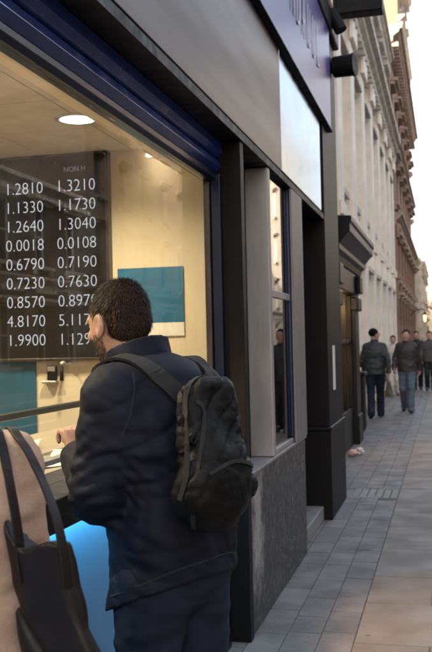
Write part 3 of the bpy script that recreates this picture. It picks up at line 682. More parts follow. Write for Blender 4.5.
# ------------------------------------------------------------------ facades
M_dglass = mat('dark_window_glass', (.03, .035, .04), .06, spec=.7)
M_sash = mat('sash_paint', (.45, .42, .38), .5, var=.1)
def facade(name, label, x, sgn, y0, y1, H, floors, bays, wmat, tmat, ww=1.0, pier=0, pierw=.5, cornices=(), depth=11, group=None, base_mat=None, base_h=0, hood=True, cat='building', sills=True, smat=None):
    root = empty(name, (x, (y0+y1)/2, 0), label, cat, group)
    X = lambda d: x+sgn*d
    bw = (y1-y0)/bays; T = .42
    def walls(z0, z1, m, nm):
        mb = MB(); fl_ = [f for f in floors if f[0] >= z0-.01 and f[1] <= z1+.01]
        for b in range(bays+1):
            a = y0 if b == 0 else y0+(b-.5)*bw+ww/2; c = y1 if b == bays else y0+(b+.5)*bw-ww/2
            mb.box(X(-T), X(0), a, c, z0, z1)
        for b in range(bays):
            a = y0+(b+.5)*bw-ww/2; z = z0
            for f in fl_+[(z1, z1)]:
                if f[0]-z > .01: mb.box(X(-T), X(0), a, a+ww, z, f[0])
                z = f[1]
        return part(mb, nm, m, root)
    if base_h: walls(0, base_h, base_mat or wmat, 'base_wall'); walls(base_h, H, wmat, 'wall')
    else: walls(0, H, wmat, 'wall')
    part(MB().box(X(-depth), X(-T-.01), y0, y1, 0, H-.05), 'body', wmat, root)
    part(MB().box(X(-depth), X(-.05), y0, y1, H, H+.15), 'roof', tmat, root)
    cache = {}
    for f in floors:
        hgt = f[1]-f[0]; key = round(hgt, 2)
        if key not in cache:
            m1 = MB(); t = .07
            m1.box(-.05, .03, -ww/2, -ww/2+t, 0, hgt).box(-.05, .03, ww/2-t, ww/2, 0, hgt).box(-.05, .03, -ww/2+t, ww/2-t, 0, t).box(-.05, .03, -ww/2+t, ww/2-t, hgt-t, hgt).box(-.04, .03, -ww/2+t, ww/2-t, hgt*.5-.03, hgt*.5+.03).box(-.03, .02, -.02, .02, t, hgt*.5-.03).box(-.03, .02, -.02, .02, hgt*.5+.03, hgt-t)
            m2 = MB().box(-.03, -.01, -ww/2+t, ww/2-t, t, hgt-t)
            m3 = MB().box(-.0, .20, -ww/2-.12, ww/2+.12, -.12, -.003).box(0.0, .12, -ww/2-.1, -ww/2+.05, -.3, -.12).box(0, .12, ww/2-.05, ww/2+.1, -.3, -.12)
            m4 = MB().box(0, .28, -ww/2-.2, ww/2+.2, hgt+.14, hgt+.24).box(0, .16, -ww/2-.16, ww/2+.16, hgt+.02, hgt+.137)
            cache[key] = [q.mesh('m') for q in (m1, m2, m3, m4)]
        me = cache[key]
        for b in range(bays):
            yc = y0+(b+.5)*bw
            wv = obj('window', me[0], smat or M_sash, root, loc=(sgn*-.24, yc-root.location.y, f[0])); 
            if sgn < 0: wv.rotation_euler = (0, 0, math.pi)
            obj('pane', me[1], M_dglass, wv)
            if sills:
                sl_ = obj('sill', me[2], tmat, root, loc=(.002*sgn, yc-root.location.y, f[0])); hd = None
                if hood and f[0] > .5: hd = obj('hood', me[3], tmat, root, loc=(.002*sgn, yc-root.location.y, f[0]))
                if sgn < 0:
                    sl_.rotation_euler = (0, 0, math.pi)
                    if hd: hd.rotation_euler = (0, 0, math.pi)
    if pier:
        zt = cornices[0][0]-.01 if cornices else H-.3
        pm = MB().box(0, pier*sgn, -pierw/2, pierw/2, 0.002, zt).box(pier*sgn, (pier+.06)*sgn, -pierw/2-.06, pierw/2+.06, .01, 1.0).box(pier*sgn, (pier+.08)*sgn, -pierw/2-.08, pierw/2+.08, zt-.5, zt-.02).box(pier*sgn, (pier+.05)*sgn, -pierw/2-.05, pierw/2+.05, 3.7, 3.95)
        pme = pm.mesh('pier')
        for b in range(bays+1):
            yy = min(max(y0+b*bw, y0+pierw/2+.01), y1-pierw/2-.01)
            obj('pier', pme, wmat, root, loc=(.002*sgn, yy-root.location.y, 0), bevel=.015)
    for z, pr, hh in cornices:
        mb = MB()
        prof = [(0, z), (pr*.3, z), (pr*.35, z+hh*.3), (pr*.75, z+hh*.55), (pr*.8, z+hh*.7), (pr, z+hh*.75), (pr, z+hh), (0, z+hh)]
        pf = [(x+sgn*(a+.003), b) for a, b in prof]
        if sgn < 0: pf = pf[::-1]
        mb.prism_y(pf, y0-.02, y1+.02)
        n = int((y1-y0)/.45)
        for i in range(n):
            yy = y0+(i+.5)*(y1-y0)/n; mb.box(X(.01), X(pr*.7), yy-.09, yy+.09, z-.16, z-.003)
        part(mb, 'cornice', tmat, root)
    return root
M_port = mat('pale_portland_stone', (.80, .71, .60), .8, var=.16, vscale=1.6, bump=.12, bscale=25)
M_port2 = mat('weathered_stone_trim', (.50, .44, .38), .8, var=.3, vscale=2.5, bump=.15, bscale=25)
M_brick = brick_mat('red_brick', (.25, .13, .085), (.31, .17, .115), (.28, .23, .19))
M_brick2 = brick_mat('brown_brick', (.075, .05, .036), (.10, .065, .05), (.10, .09, .08))
M_btrim = mat('brown_stone_trim', (.36, .265, .20), .85, var=.35, vscale=2.5, bump=.15, bscale=25)
M_gold = mat('tower_stone', (.17, .125, .07), .8, var=.2, vscale=1.0, bump=.1)
M_buff = mat('buff_stone', (.50, .40, .29), .8, var=.2, vscale=1.5, bump=.1)
facade('stone_building', 'pale stone building with tall piers and a heavy cornice beyond the black shopfront', -1.95, 1, 10.9, 33.0, 11.9, [(1.0, 3.0), (4.4, 6.9), (9.0, 10.7)], 9, M_port, M_port2, 1.15, .26, .72, ((8.0, .55, .62), (11.2, .40, .5)))
facade('brick_building', 'red brick building with a pale stone lower storey further down the street', -1.75, 1, 33.1, 52.0, 12.9, [(1.0, 3.0), (3.7, 5.2), (6.6, 8.2), (9.3, 10.9)], 7, M_brick, M_btrim, 1.15, .12, .5, ((5.7, .35, .4), (8.7, .3, .25), (12.3, .5, .6)), base_mat=M_buff, base_h=5.65)
facade('tower_block', 'tall pale building at the far end with its upper wall in golden sun', -2.35, 1, 56.0, 70.0, 27, [(1, 3), (4.5, 6.5), (8, 10), (11.5, 13.5), (15, 17), (18.5, 20.5), (22, 24)], 4, M_gold, M_port2, 1.3, .0, .5, ((20.9, .4, .4), (26.4, .5, .6)))
facade('low_building', 'low buff building at the foot of the tall far building', -1.7, 1, 52.4, 55.8, 6.2, [(1, 3), (4, 5.4)], 1, M_buff, M_port2, 1.3, cornices=((5.7, .3, .4),))
facade('terrace_house', 'low grey house past the tall building at the far street end', -1.7, 1, 70.5, 88, 7.5, [(1, 3), (4.5, 6.3)], 5, M_port2, M_port2, 1.3, cornices=((7.0, .3, .4),))
def across(name, label, y, x0, x1, H):
    r = empty(name, ((x0+x1)/2, y, 0), label, 'building')
    mb = MB(); nb = int((x1-x0)/2.4); bw = (x1-x0)/nb; zs = [z for z in (1, 4.3, 7.4, 10.4) if z+2 < H]
    for b in range(nb+1):
        a = x0 if b == 0 else x0+(b-.5)*bw+.6; c = x1 if b == nb else x0+(b+.5)*bw-.6; mb.box(a, c, y, y+.4, 0, H)
    for b in range(nb):
        a = x0+(b+.5)*bw-.6; z = 0
        for q in zs+[H]: mb.box(a, a+1.2, y, y+.4, z, q); z = q+1.8 if q < H else q
    part(mb, 'wall', M_buff, r); part(MB().box(x0, x1, y+.41, y+9, 0, H-.1), 'body', M_buff, r); part(MB().box(x0-.2, x1+.2, y-.25, y+9, H, H+.3), 'roof', M_port2, r)
    pm = MB().box(-.6, .6, .2, .22, 0, 1.8).mesh('pane'); fm = MB().box(-.6, -.52, .1, .2, 0, 1.8).box(.52, .6, .1, .2, 0, 1.8).box(-.52, .52, .1, .2, .86, .94).mesh('window')
    for b in range(nb):
        for q in zs:
            o = obj('window', fm, M_sash, r, loc=(x0+(b+.5)*bw-r.location.x, 0, q)); obj('pane', pm, M_dglass, o)
across('end_building', 'distant buff building closing the end of the street', 96, -6, 14, 8.4)
M_dtrim = mat('dark_trim', (.10, .08, .065), .85, var=.3, vscale=3)  # trim darkened to keep bright dots out of the kiosk glass reflections
M_dsash = mat('dark_sash', (.03, .028, .027), .5)
M_op1 = mat('cream_stucco', (.60, .53, .42), .8, var=.12, vscale=1.2, bump=.08)
facade('opposite_building', 'cream stucco building across the road, nearest to the shop', 11.6, -1, -14, 9, 13.5, [(.9, 3.0), (4.4, 6.6), (7.8, 9.6), (10.6, 12.2)], 8, M_op1, M_port2, 1.25, .1, .5, ((3.6, .3, .4), (12.9, .5, .5)))
facade('opposite_building', 'brown brick building across the road in the middle of the row', 11.6, -1, 9.1, 34, 7.4, [(.9, 3.0), (4.4, 6.6)], 9, M_brick2, M_port2, 1.2, .15, .6, ((3.6, .3, .4), (6.9, .4, .4)))
facade('opposite_building', 'dark red brick building across the road further along', 11.6, -1, 34.1, 58, 15.6, [(.9, 3.0), (4.4, 6.6), (7.8, 9.6), (11, 13)], 8, M_brick2, M_dtrim, 1.2, .12, .5, ((3.6, .3, .4), (15, .4, .5)), smat=M_dsash)
facade('opposite_building', 'pale buff building across the road that shows mirrored in the side window', 11.6, -1, 58.1, 95, 20, [(.9, 3.0), (4.4, 6.6), (8.2, 10.4), (12, 14.2), (15.8, 17.6)], 10, M_port, M_port2, 1.3, .0, .5, ((3.6, .3, .4), (19.3, .5, .5)))
facade('neighbour_building', 'stone building behind the camera on the same side', -1.4, 1, -30, -3.2, 19, [(.9, 3.0), (4.4, 6.6), (7.8, 9.6), (10.6, 12.2)], 9, M_port, M_port2, 1.2, .12, .5, ((3.6, .3, .4), (18.4, .4, .5)))

# ------------------------------------------------------------------ black shopfront with cornice
BS = empty('black_shopfront', (-1.5, 12.4, 0), 'glossy black shopfront with heavy moulded cornice and warm lit glass', 'shopfront')
M_gloss = mat('black_gloss_paint', (.007, .0066, .007), .42, var=.2, vscale=6, spec=.18, bump=.02, bscale=20)
pf = [(-1.98, 2.52), (-1.27, 2.52), (-1.25, 2.60), (-1.20, 2.64), (-1.20, 2.70), (-1.12, 2.80), (-1.07, 2.84), (-1.07, 2.93), (-1.05, 2.96), (-1.05, 3.02), (-1.98, 3.10)]
part(MB().prism_y(pf, 10.75, 14.25), 'cornice', M_gloss, BS, bevel=.006)
part(MB().box(-1.98, -1.29, 10.86, 14.14, 2.22, 2.515), 'fascia', M_gloss, BS, bevel=.006)
def pil(y0, y1):
    part(MB().box(-1.98, -1.30, y0, y1, .0, 2.215), 'pilaster', M_gloss, BS, bevel=.008)
    part(MB().box(-1.99, -1.275, y0-.03, y1+.03, .0, .42), 'pilaster_base', M_gloss, BS, bevel=.01)
    part(MB().box(-1.99, -1.25, y0-.03, y1+.03, 1.98, 2.18).box(-1.29, -1.22, y0+.05, y1-.05, 2.24, 2.50), 'capital', M_gloss, BS, bevel=.02)
pil(10.9, 11.45); pil(13.55, 14.1)
part(MB().box(-1.98, -1.36, 11.48, 13.52, .0, .55), 'stall_riser', M_gloss, BS, bevel=.006)
part(MB().box(-1.42, -1.41, 11.5, 13.5, .56, 2.2), 'pane', glass_mat('lit_shop_glass'), BS)
mb = MB()
for y in (11.47, 12.13, 12.80, 13.49): mb.box(-1.45, -1.36, y, y+.05, .56, 2.2)
mb.box(-1.44, -1.365, 11.5, 13.5, 1.50, 1.55); part(mb, 'mullions', M_gloss, BS, bevel=.004)
part(MB().box(-1.90, -1.86, 11.46, 13.54, .56, 2.2), 'display_back', mat('amber_display_wall', (.55, .30, .08), .5, var=.5, vscale=5, stretch=(1, 1, 1.2)), BS)
gl = empty('display_lamp', (-1.65, 12.5, 1.9), 'row of small amber bulbs glowing in the black shopfront window', 'lamp')
part(MB().tube([(-1.65, 11.6, 2.12), (-1.65, 13.4, 2.12)], .012, 8), 'rail', M_black2, gl)
bm_ = bmesh.new(); bmesh.ops.create_uvsphere(bm_, u_segments=14, v_segments=10, radius=.045); bme = bpy.data.meshes.new('bulb'); bm_.to_mesh(bme); bm_.free()
M_bulb = emis('amber_bulb', (1, .60, .2), 12*E1)
for i in range(24): obj('bulb', bme, M_bulb, gl, smooth=True, loc=(random.uniform(-.06, .18), -.85+.155*(i % 12), (.1, -.2, -.45, -.7, -1.0)[(i*3) % 5]+random.uniform(-.08, .08)))
ld = bpy.data.lights.new('display_bulb', 'POINT'); ld.energy = 10; ld.color = (1, .66, .28); ld.shadow_soft_size = .1
o = bpy.data.objects.new('display_bulb', ld); COL.objects.link(o); o.parent = gl; o.location = (.05, 0, .1)
# low black bin beyond the shopfront
bn = empty('litter_bin', (-1.5, 15.5, 0), 'slim black litter bin standing past the black shopfront', 'bin')
part(MB().box(-1.62, -1.36, 15.3, 15.75, .03, .92), 'body', M_black2, bn, bevel=.03); part(MB().box(-1.65, -1.33, 15.27, 15.78, .93, 1.0), 'lid', M_black2, bn, bevel=.02)
part(MB().box(-1.60, -1.38, 15.32, 15.73, .0, .028), 'foot', M_black2, bn)
for i, (x, y, c, lb) in enumerate([(-1.24, 12.1, (.55, .33, .30), 'crumpled pinkish paper scrap by the foot of the black shopfront'), (-1.18, 12.32, (.55, .48, .45), 'pale crumpled wrapper lying beyond the pinkish scrap')]):
    G = Sdf((-.12, -.12, -.01), (.12, .12, .14), .007); G.ell((0, 0, .045), (.07, .05, .04), .02); G.disp(wrinkle(20+i, 70, .014, sharp=.8)); G.cut(lambda X, Y, Z: .003-Z+0*X*Y)
    o = obj('paper_litter', G.mesh('paper_litter'), mat('litter_%d' % i, c, .7), loc=(x, y, 0)); tag(o, lb, 'litter', 'litter by the shopfront')
# far hanging lantern and tree
for i, (x, y, z) in enumerate([(-.95, 44, 2.5)]):
    r = empty('hanging_lantern', (x, y, z), 'small yellow lantern on a bracket above the far pedestrians', 'lantern')
    obj('bracket', MB().tube(chaikin([(-.75, 0, .05), (-.4, 0, .42), (0, 0, .42), (0, 0, .25)], 2), .02, 8).mesh('bracket'), M_black2, r, smooth=True)
    obj('lamp_glass', MB().tube([(0, 0, -.18), (0, 0, .14)], [.05, .08], 8).mesh('lamp_glass'), emis('lantern_glow_%d' % i, (1, .72, .3), 3.0*E1), r)
    obj('cap', MB().tube([(0, 0, .142), (0, 0, .26)], [.16, .02], 8).mesh('cap'), M_black2, r)
M_leaf = mat('dark_leaves', (.035, .045, .02), .6, var=.4, vscale=2, island=.4); M_bark = mat('bark', (.06, .05, .04), .9, var=.3, vscale=10, bump=.4)
def tree(x, y, H, lb):
    r = empty('street_tree', (x, y, 0), lb, 'tree', 'trees at the far street end')
    mb = MB(); mb.tube([(0, 0, 0), (.05, 0, H*.3), (0, .1, H*.55)], [.16, .12, .07], 9)
    pts = []
    for i in range(13):
        a = i*2.4; b0 = Vector((0, .05, H*(.32+.02*i))); e = b0+Vector((math.cos(a)*H*.2, math.sin(a)*H*.2, H*random.uniform(.12, .36)))
        mb.tube([b0, (b0+e)/2+Vector((0, 0, .15)), e], [.05, .035, .012], 6); pts += [e, (b0+e)/2+Vector((0, 0, .3))]
    obj('trunk', mb.mesh('trunk'), M_bark, r, smooth=True)
    c = MB()
    for k in range(4200):
        p = random.choice(pts); q = p+Vector((random.gauss(0, .32), random.gauss(0, .32), random.gauss(0, .28)))*H*.16; s = random.uniform(.06, .12)
        u = Vector((random.gauss(0, 1), random.gauss(0, 1), random.gauss(0, 1))).normalized(); v = u.orthogonal().normalized()
        c.add([q-u*s, q+v*s*.5, q+u*s, q-v*s*.5], [(0, 1, 2, 3)])
    obj('crown', c.mesh('crown'), M_leaf, r)
tree(.75, 62, 6.2, 'dark leafy tree at the far end, nearest of the pair'); tree(1.6, 74, 6.8, 'dark tree standing furthest down the street')

# ================================================================== PEOPLE
M_navy = mat('navy_jacket_cloth', (.0048, .0062, .0155), .68, var=.35, vscale=14, bump=.10, bscale=420, spec=.22)
M_navy2 = mat('navy_lining', (.007, .008, .014), .8, bump=.2, bscale=200)
M_jean = mat('dark_denim', (.012, .017, .032), .8, var=.35, vscale=18, bump=.35, bscale=400, spec=.2)
M_pack = mat('black_pack_nylon', (.0034, .0031, .0033), .58, var=.35, vscale=30, bump=.18, bscale=320, spec=.22, rvar=.1)
M_web = mat('black_webbing', (.006, .006, .0075), .7, bump=.4, bscale=500)
M_shoe = mat('black_leather', (.015, .013, .012), .35, bump=.1, bscale=150)
h_brown = hair_mat('brown', (.024, .0125, .007)); h_dark = hair_mat('dark', (.009, .0065, .005)); h_sandy = hair_mat('sandy', (.016, .009, .0055))
def ribbon(G, pts, wd, off, name, m, root, th=.004, sub=3, free=0):
    """flat strap laid along a cloth surface"""
    pts = chaikin(pts, sub); cz = len(pts)*free; P = [Vector(p) if i < cz and G.sample(p) > off else Vector(G.project(p, off)) for i, p in enumerate(pts)]; N = [Vector(G.normal(p)) for p in P]
    for _ in range(5 if free else 2): P = [P[0]]+[(P[i-1]+P[i]*2+P[i+1])/4 for i in range(1, len(P)-1)]+[P[-1]]
    vs = []; fs = []
    for i, p in enumerate(P):
        t = (P[min(i+1, len(P)-1)]-P[max(0, i-1)]).normalized(); s = t.cross(N[i]).normalized(); n = N[i]
        vs += [p-s*wd/2-n*th, p+s*wd/2-n*th, p+s*wd/2+n*th, p-s*wd/2+n*th]
    for i in range(len(P)-1):
        for k in range(4): fs.append((i*4+k, i*4+(k+1) % 4, (i+1)*4+(k+1) % 4, (i+1)*4+k))
    fs += [(3, 2, 1, 0), tuple(len(vs)-4+k for k in range(4))]
    return obj(name, MB().add(vs, fs).mesh(name), m, root, smooth=False, bevel=.0015)

# ---- the man at the window
MA = 64
HK = .95
JM = dict(J0); JM.update(hk=HK, pelvis=(0, 0, .95), chest=(0, .045, 1.30), neck=(0, .115, 1.475), head=(.0, .195, 1.612), hyaw=-7, hpitch=-12,
    shL=(-.162, .06, 1.415), shR=(.175, .06, 1.415), elL=(-.205, .07, 1.165), elR=(.262, .10, 1.165), wrL=(-.105, .255, 1.235), wrR=(.10, .30, 1.195),
    hem=.885, hslope=.40, curl=42, hnL=(.3, .8, -.6), hnR=(-.75, .1, -.4), hdL=(.25, .55, .8), htL=(.8, .2, -.2), htR=(-.2, .4, .9))
MAN = empty('person', (-.732, 2.36, 0), 'man in navy jacket and backpack at the kiosk window, reading the rates', 'person', None, R(MA))
G, Rm = body_sdf(JM, .0052)
obj('body', G.mesh('body'), SKIN, MAN)
obj('jeans', trousers(JM, .007, 1.03, 4), M_jean, MAN)
for q in 'LR': obj('shoe', shoe_mesh(JM, q, .006), M_shoe, MAN)
JG = jacket_sdf(JM, .006, .98, 1.20, 3, .0085, flare=.026, cuff=.02)
JG.ell((0, .05, 1.435), (.15, .135, .09), .07); JG.cap((0, .115, 1.40), (0, .135, 1.60), .062, .068, 0, True)
def elbow_folds(X, Y, Z):
    o = 0
    for q in 'LR':
        e, w_ = v_(JM['el'+q]), v_(JM['wr'+q]); s_ = v_(JM['sh'+q]); ax = (w_-e)/np.linalg.norm(w_-e)-(s_-e)/np.linalg.norm(s_-e)*-1
        ax = (e-s_)/np.linalg.norm(e-s_)
        d2 = (X-e[0])**2+(Y-e[1])**2+(Z-e[2]-.05)**2; t = (X-e[0])*ax[0]+(Y-e[1])*ax[1]+(Z-e[2])*ax[2]
        o = o+.0042*np.exp(-d2/.012)*np.sin(t*150+4*np.sin((X-Y)*22)+1.5*np.sin(Y*40))
    m = np.clip((1.36-Z)/.12, 0, 1)*np.clip((Z-.93)/.1, 0, 1)*np.clip((-.02-Y+.05)/.06, 0, 1)
    return o+.0028*m*np.sin(X*62+Z*16+2*np.sin(Z*14))*np.sin(Z*9+X*5)
JG.disp(elbow_folds); JG.disp(crease(71, 17, .0042, (1, 1, 1.5)))
jo = obj('jacket', JG.mesh('jacket'), M_navy, MAN)
# collar: a stand-up roll that gapes at the throat
nk = v_(JM['neck']); C = Sdf(nk-.2, nk+.2, .005)
C.ecap(nk+(0, -.012, -.10), nk+(0, .012, .075), (.114, .104), (.092, .092), 0); C.disp(wrinkle(8, 45, .004))
C.cap(nk-(0, .02, .2), nk+(0, .035, .2), .070, .076, 0, True)
C.cut(lambda X, Y, Z: Z-(nk[2]+.072-(Y-nk[1])*.40)+0*X); C.cut(lambda X, Y, Z: (nk[2]-.15-(Y-nk[1])*.1)-Z+0*X)
C.ell(nk+(-.05, .115, -.045), (.024, .032, .034), .02); C.ell(nk+(.05, .115, -.045), (.024, .032, .034), .02)
obj('collar', C.mesh('collar'), M_navy, MAN)
# seams and hem band that follow the cloth
hz = lambda y: JM['hem']-JM['hslope']*y
ring = [Vector((.2*math.cos(a), .17*math.sin(a), hz(.17*math.sin(a))+.035)) for a in [2*math.pi*k/40 for k in range(41)]]
ribbon(JG, ring, .006, .002, 'hem_seam', M_navy2, MAN, .0012, 0)
ribbon(JG, [(-.11, .06, 1.50), (-.15, -.01, 1.45), (-.19, -.05, 1.38), (-.215, -.03, 1.31)], .005, .0005, 'armhole_seam', M_navy2, MAN, .0012)
for q, sx in (('L', -1), ('R', 1)):
    e, wv = v_(JM['el'+q]), v_(JM['wr'+q]); d = (wv-e)/np.linalg.norm(wv-e); K = Sdf(wv-.13, wv+.13, .005)
    K.cap(wv-d*.035, wv-d*.004, .053, .051, 0); K.cap(wv-d*.1, wv+d*.1, .042, .042, 0, True)
    obj('cuff', K.mesh('cuff'), M_navy, MAN)
# hair: a fitted cap of scalp colour with thousands of short strands
hc = Vector(JM['head']); P_ = lambda x, y, z: hc+Rm @ (Vector((x, y, z))*HK)
H = Sdf(v_(hc)-.16, v_(hc)+.16, .0045); H.ell(P_(0, -.018, .039), (.0795*HK, .0975*HK, .0905*HK), .02, Rm); H.ell(P_(0, -.05, -.02), (.066*HK, .055*HK, .06*HK), .03, Rm)
H.disp(wrinkle(5, 120, .0025)); iv = np.array(Rm.transposed())
def loc_(X, Y, Z):
    x, y, z = (X-hc.x)/HK, (Y-hc.y)/HK, (Z-hc.z)/HK
    return [iv[i][0]*x+iv[i][1]*y+iv[i][2]*z for i in range(3)]
def hairline(X, Y, Z):
    x, y, z = loc_(X, Y, Z)
    front = y-.028-np.maximum(z-.02, 0)*.82+np.maximum(.0-z, 0)*.9
    ear = .027-np.sqrt((y+.004)**2+(z+.010)**2)-np.maximum(.06-np.abs(x), 0)*5
    return np.maximum(np.maximum(front, -.074-z-np.maximum(-y-.06, 0)*.3), ear)
H.cut(hairline)
hme = H.mesh('hair'); hair_o = obj('hair', hme, h_brown, MAN)
co = np.zeros(len(hme.vertices)*3); hme.vertices.foreach_get('co', co); co = co.reshape(-1, 3)
no_ = np.zeros(len(hme.vertices)*3); hme.vertices.foreach_get('normal', no_); no_ = no_.reshape(-1, 3)
vs = []; fs = []; Ri = np.array(Rm)
lc = np.stack(loc_(co[:, 0], co[:, 1], co[:, 2]), 1)
outer = np.nonzero((no_*(co-np.array(P_(0, -.01, .02)))).sum(1) > .03)[0]
crown = np.array([.01, -.055, .115])
for k in range(15000):
    i = outer[rng.randint(len(outer))]; p = co[i]+rng.normal(0, .0015, 3); n = no_[i]; l = lc[i]
    d = l-crown; d = Ri @ d; d = d-n*(d@n); d /= np.linalg.norm(d)+1e-6
    fade = np.clip((l[2]+.075)/.10, .12, 1); L = (.003+.010*fade)*rng.uniform(.7, 1.25)
    d = d+rng.normal(0, .28, 3); sd_ = np.cross(n, d); sd_ /= np.linalg.norm(sd_)+1e-6; wd = .0007
    m_ = p+n*L*.22+d*L*.45; e = p+n*L*.26+d*L*.95
    b = len(vs); vs += [p-sd_*wd, p+sd_*wd, m_+sd_*wd*.8, m_-sd_*wd*.8, e]; fs += [(b, b+1, b+2, b+3), (b+3, b+2, b+4)]
obj('strands', MB().add(vs, fs).mesh('strands'), mat('hair_strand', (.027, .0145, .0078), .6, spec=.25, var=.5, vscale=50, island=.45), hair_o)
# stubble beard: strands along jaw, chin and lip
bco = np.zeros(len(bpy.data.meshes['body'].vertices)*3); bm0 = [c for c in MAN.children if c.name.startswith('body')][0].data
bco = np.zeros(len(bm0.vertices)*3); bm0.vertices.foreach_get('co', bco); bco = bco.reshape(-1, 3); bno = np.zeros(len(bm0.vertices)*3); bm0.vertices.foreach_get('normal', bno); bno = bno.reshape(-1, 3)
L_ = np.stack(loc_(bco[:, 0], bco[:, 1], bco[:, 2]), 1)
jaw = (L_[:, 2] < -.030+np.maximum(.05-L_[:, 1], 0)*.45) & (L_[:, 2] > -.118) & (L_[:, 1] > .006) & (np.abs(L_[:, 0]) < .075) & ~((np.abs(L_[:, 0]) < .022) & (L_[:, 2] > -.072) & (L_[:, 2] < -.052)) & ~((L_[:, 1] > .08) & (L_[:, 2] > -.045))
ji = np.nonzero(jaw)[0]; vs = []; fs = []
for k in range(16000):
    i = ji[rng.randint(len(ji))]; p = bco[i]+rng.normal(0, .002, 3); n = bno[i]; d = Ri @ np.array([0, .1, -1.])+rng.normal(0, .3, 3); L = rng.uniform(.003, .0065)
    sd_ = np.cross(n, d); sd_ /= np.linalg.norm(sd_)+1e-6; b = len(vs); vs += [p-sd_*.0006-n*.002, p+sd_*.0006-n*.002, p+n*L*.5+d*L*.7]; fs.append((b, b+1, b+2))
obj('beard', MB().add(vs, fs).mesh('beard'), mat('beard_strand', (.05, .026, .014), .5, island=.4, var=.3), MAN)
eye = bpy.data.meshes.new('eye'); bm_ = bmesh.new(); bmesh.ops.create_uvsphere(bm_, u_segments=16, v_segments=10, radius=.0105); bm_.to_mesh(eye); bm_.free()
for sx in (-1, 1): obj('eye', eye, mat('eye_white', (.35, .32, .30), .15), MAN, smooth=True, loc=P_(sx*.032, .0905, .012))

# ---- the backpack (its own thing, on the man's back)
BP = empty('backpack', (-.732, 2.36, 0), 'black nylon backpack on the back of the man in the navy jacket', 'backpack', None, R(MA))
K = Sdf((-.26, -.48, .96), (.26, .02, 1.56), .0058)
K.ecap((-.048, -.188, 1.20), (-.030, -.150, 1.415), (.122, .070), (.092, .048), .03, 2.5); K.ell((-.048, -.192, 1.165), (.118, .070, .10), .05)
K.ell((-.048, -.212, 1.22), (.095, .045, .085), .025)
K.disp(wrinkle(31, 24, .008, (1.6, 1, .8), 1.0)); K.disp(crease(37, 30, .0065, (1.5, 1, .8))); K.disp(crease(38, 60, .0035, (1.2, 1, 1)))
X, Y, Z = np.meshgrid(*K.ax, indexing='ij', sparse=True)
# do not sink into the jacket
jx = np.clip(np.round((K.ax[0]-JG.lo[0])/JG.h).astype(int), 0, JG.n[0]-1); jy = np.clip(np.round((K.ax[1]-JG.lo[1])/JG.h).astype(int), 0, JG.n[1]-1); jz = np.clip(np.round((K.ax[2]-JG.lo[2])/JG.h).astype(int), 0, JG.n[2]-1)
K.F = np.maximum(K.F, -(JG.F[np.ix_(jx, jy, jz)]-.002))
obj('bag', K.mesh('bag'), M_pack, BP)
arc = [(-.048-.116*math.cos(a), -.215, 1.25+.20*math.sin(a)) for a in [math.pi*k/14 for k in range(15)]]
arc = [(-.162, -.19, 1.17)]+[(x, y+max(0, z-1.25)*.35, z) for x, y, z in arc]+[(.066, -.19, 1.17)]
ribbon(K, arc, .014, .003, 'zip', M_web, BP, .002, 1)
ribbon(K, [(-.135, -.25, 1.23), (-.08, -.27, 1.255), (-.01, -.27, 1.255), (.045, -.25, 1.23)], .010, .003, 'pocket_zip', M_web, BP, .002, 2)
obj('grab_handle', MB().tube(chaikin([(-.04, -.135, 1.43), (-.04, -.15, 1.458), (.015, -.15, 1.458), (.015, -.135, 1.43)], 2), .008, 8).mesh('grab_handle'), M_web, BP, smooth=True)
for sx in (-1, 1):
    ribbon(JG, [(sx*.055, -.10, 1.41), (sx*.095, -.03, 1.47), (sx*.125, .05, 1.50), (sx*.135, .12, 1.46), (sx*.14, .18, 1.36), (sx*.155, .17, 1.22)], .046, .006, 'shoulder_strap', M_web, BP, .004, 3)
    ribbon(K, [(sx*.07, -.16, 1.40), (sx*.09, -.2, 1.36), (sx*.13, -.22, 1.22), (sx*.145, -.2, 1.08)], .012, .002, 'side_binding', M_web, BP, .002, 2)

# ---- the woman with the tote, at the left edge
M_coat = mat('dusty_pink_wool', (.52, .355, .265), .97, var=.09, vscale=90, bump=.3, bscale=420, spec=.05)
WP = dict(shL=(-.155, .0, 1.375), shR=(.148, 0, 1.375), neck=(0, .01, 1.44), head=(0, .05, 1.585), chest=(0, 0, 1.26), pelvis=(0, .0, .93), elL=(-.225, .035, 1.11), wrL=(-.20, .20, .93), elR=(.182, .06, 1.11), wrR=(.10, .28, 1.06), hem=.62, curl=40)
WO, JW, WG = person('woman in dusty pink wool coat at the left edge with a brown tote', (-.990, 1.630, 0), 35, dict(pose=WP, h=.0075, trousers=M_jean, shoes=M_shoe, jacket=M_coat, hair=h_dark, long=True, fat=.93, sl=.92, amp=.006, flare=.07, top='coat', seed=12), .96)
ribbon(WG, [(.075, .03, 1.46), (.12, -.03, 1.42), (.135, -.09, 1.33), (.13, -.10, 1.22)], .006, .001, 'armhole_seam', mat('coat_seam', (.33, .20, .155), .95), WO, .0015)
ribbon(WG, [(0, -.10, 1.44), (0, -.14, 1.3), (0, -.14, 1.1), (0, -.16, .9), (0, -.17, .7)], .006, .001, 'back_seam', mat('coat_back_seam', (.33, .20, .155), .95), WO, .0015)
TB = empty('tote_bag', WO.location, 'dark brown leather tote hanging from the shoulder of the woman in pink', 'bag', None, R(35)); TB.scale = (.96,)*3
M_tote = mat('dark_brown_leather', (.010, .0068, .0066), .5, spec=.3, var=.3, vscale=8, bump=.06, bscale=160, rvar=.1)
T = Sdf((.0, -.40, .72), (.46, .10, 1.34), .006)
sl_, (X, Y, Z) = T.sub((.0, -.40, .72), (.46, .10, 1.34))
t = np.clip((Z-.78)/.46, 0, 1); cy = -.165-.015*t; cx = .262-.092*t; bx, by = .66, -.75
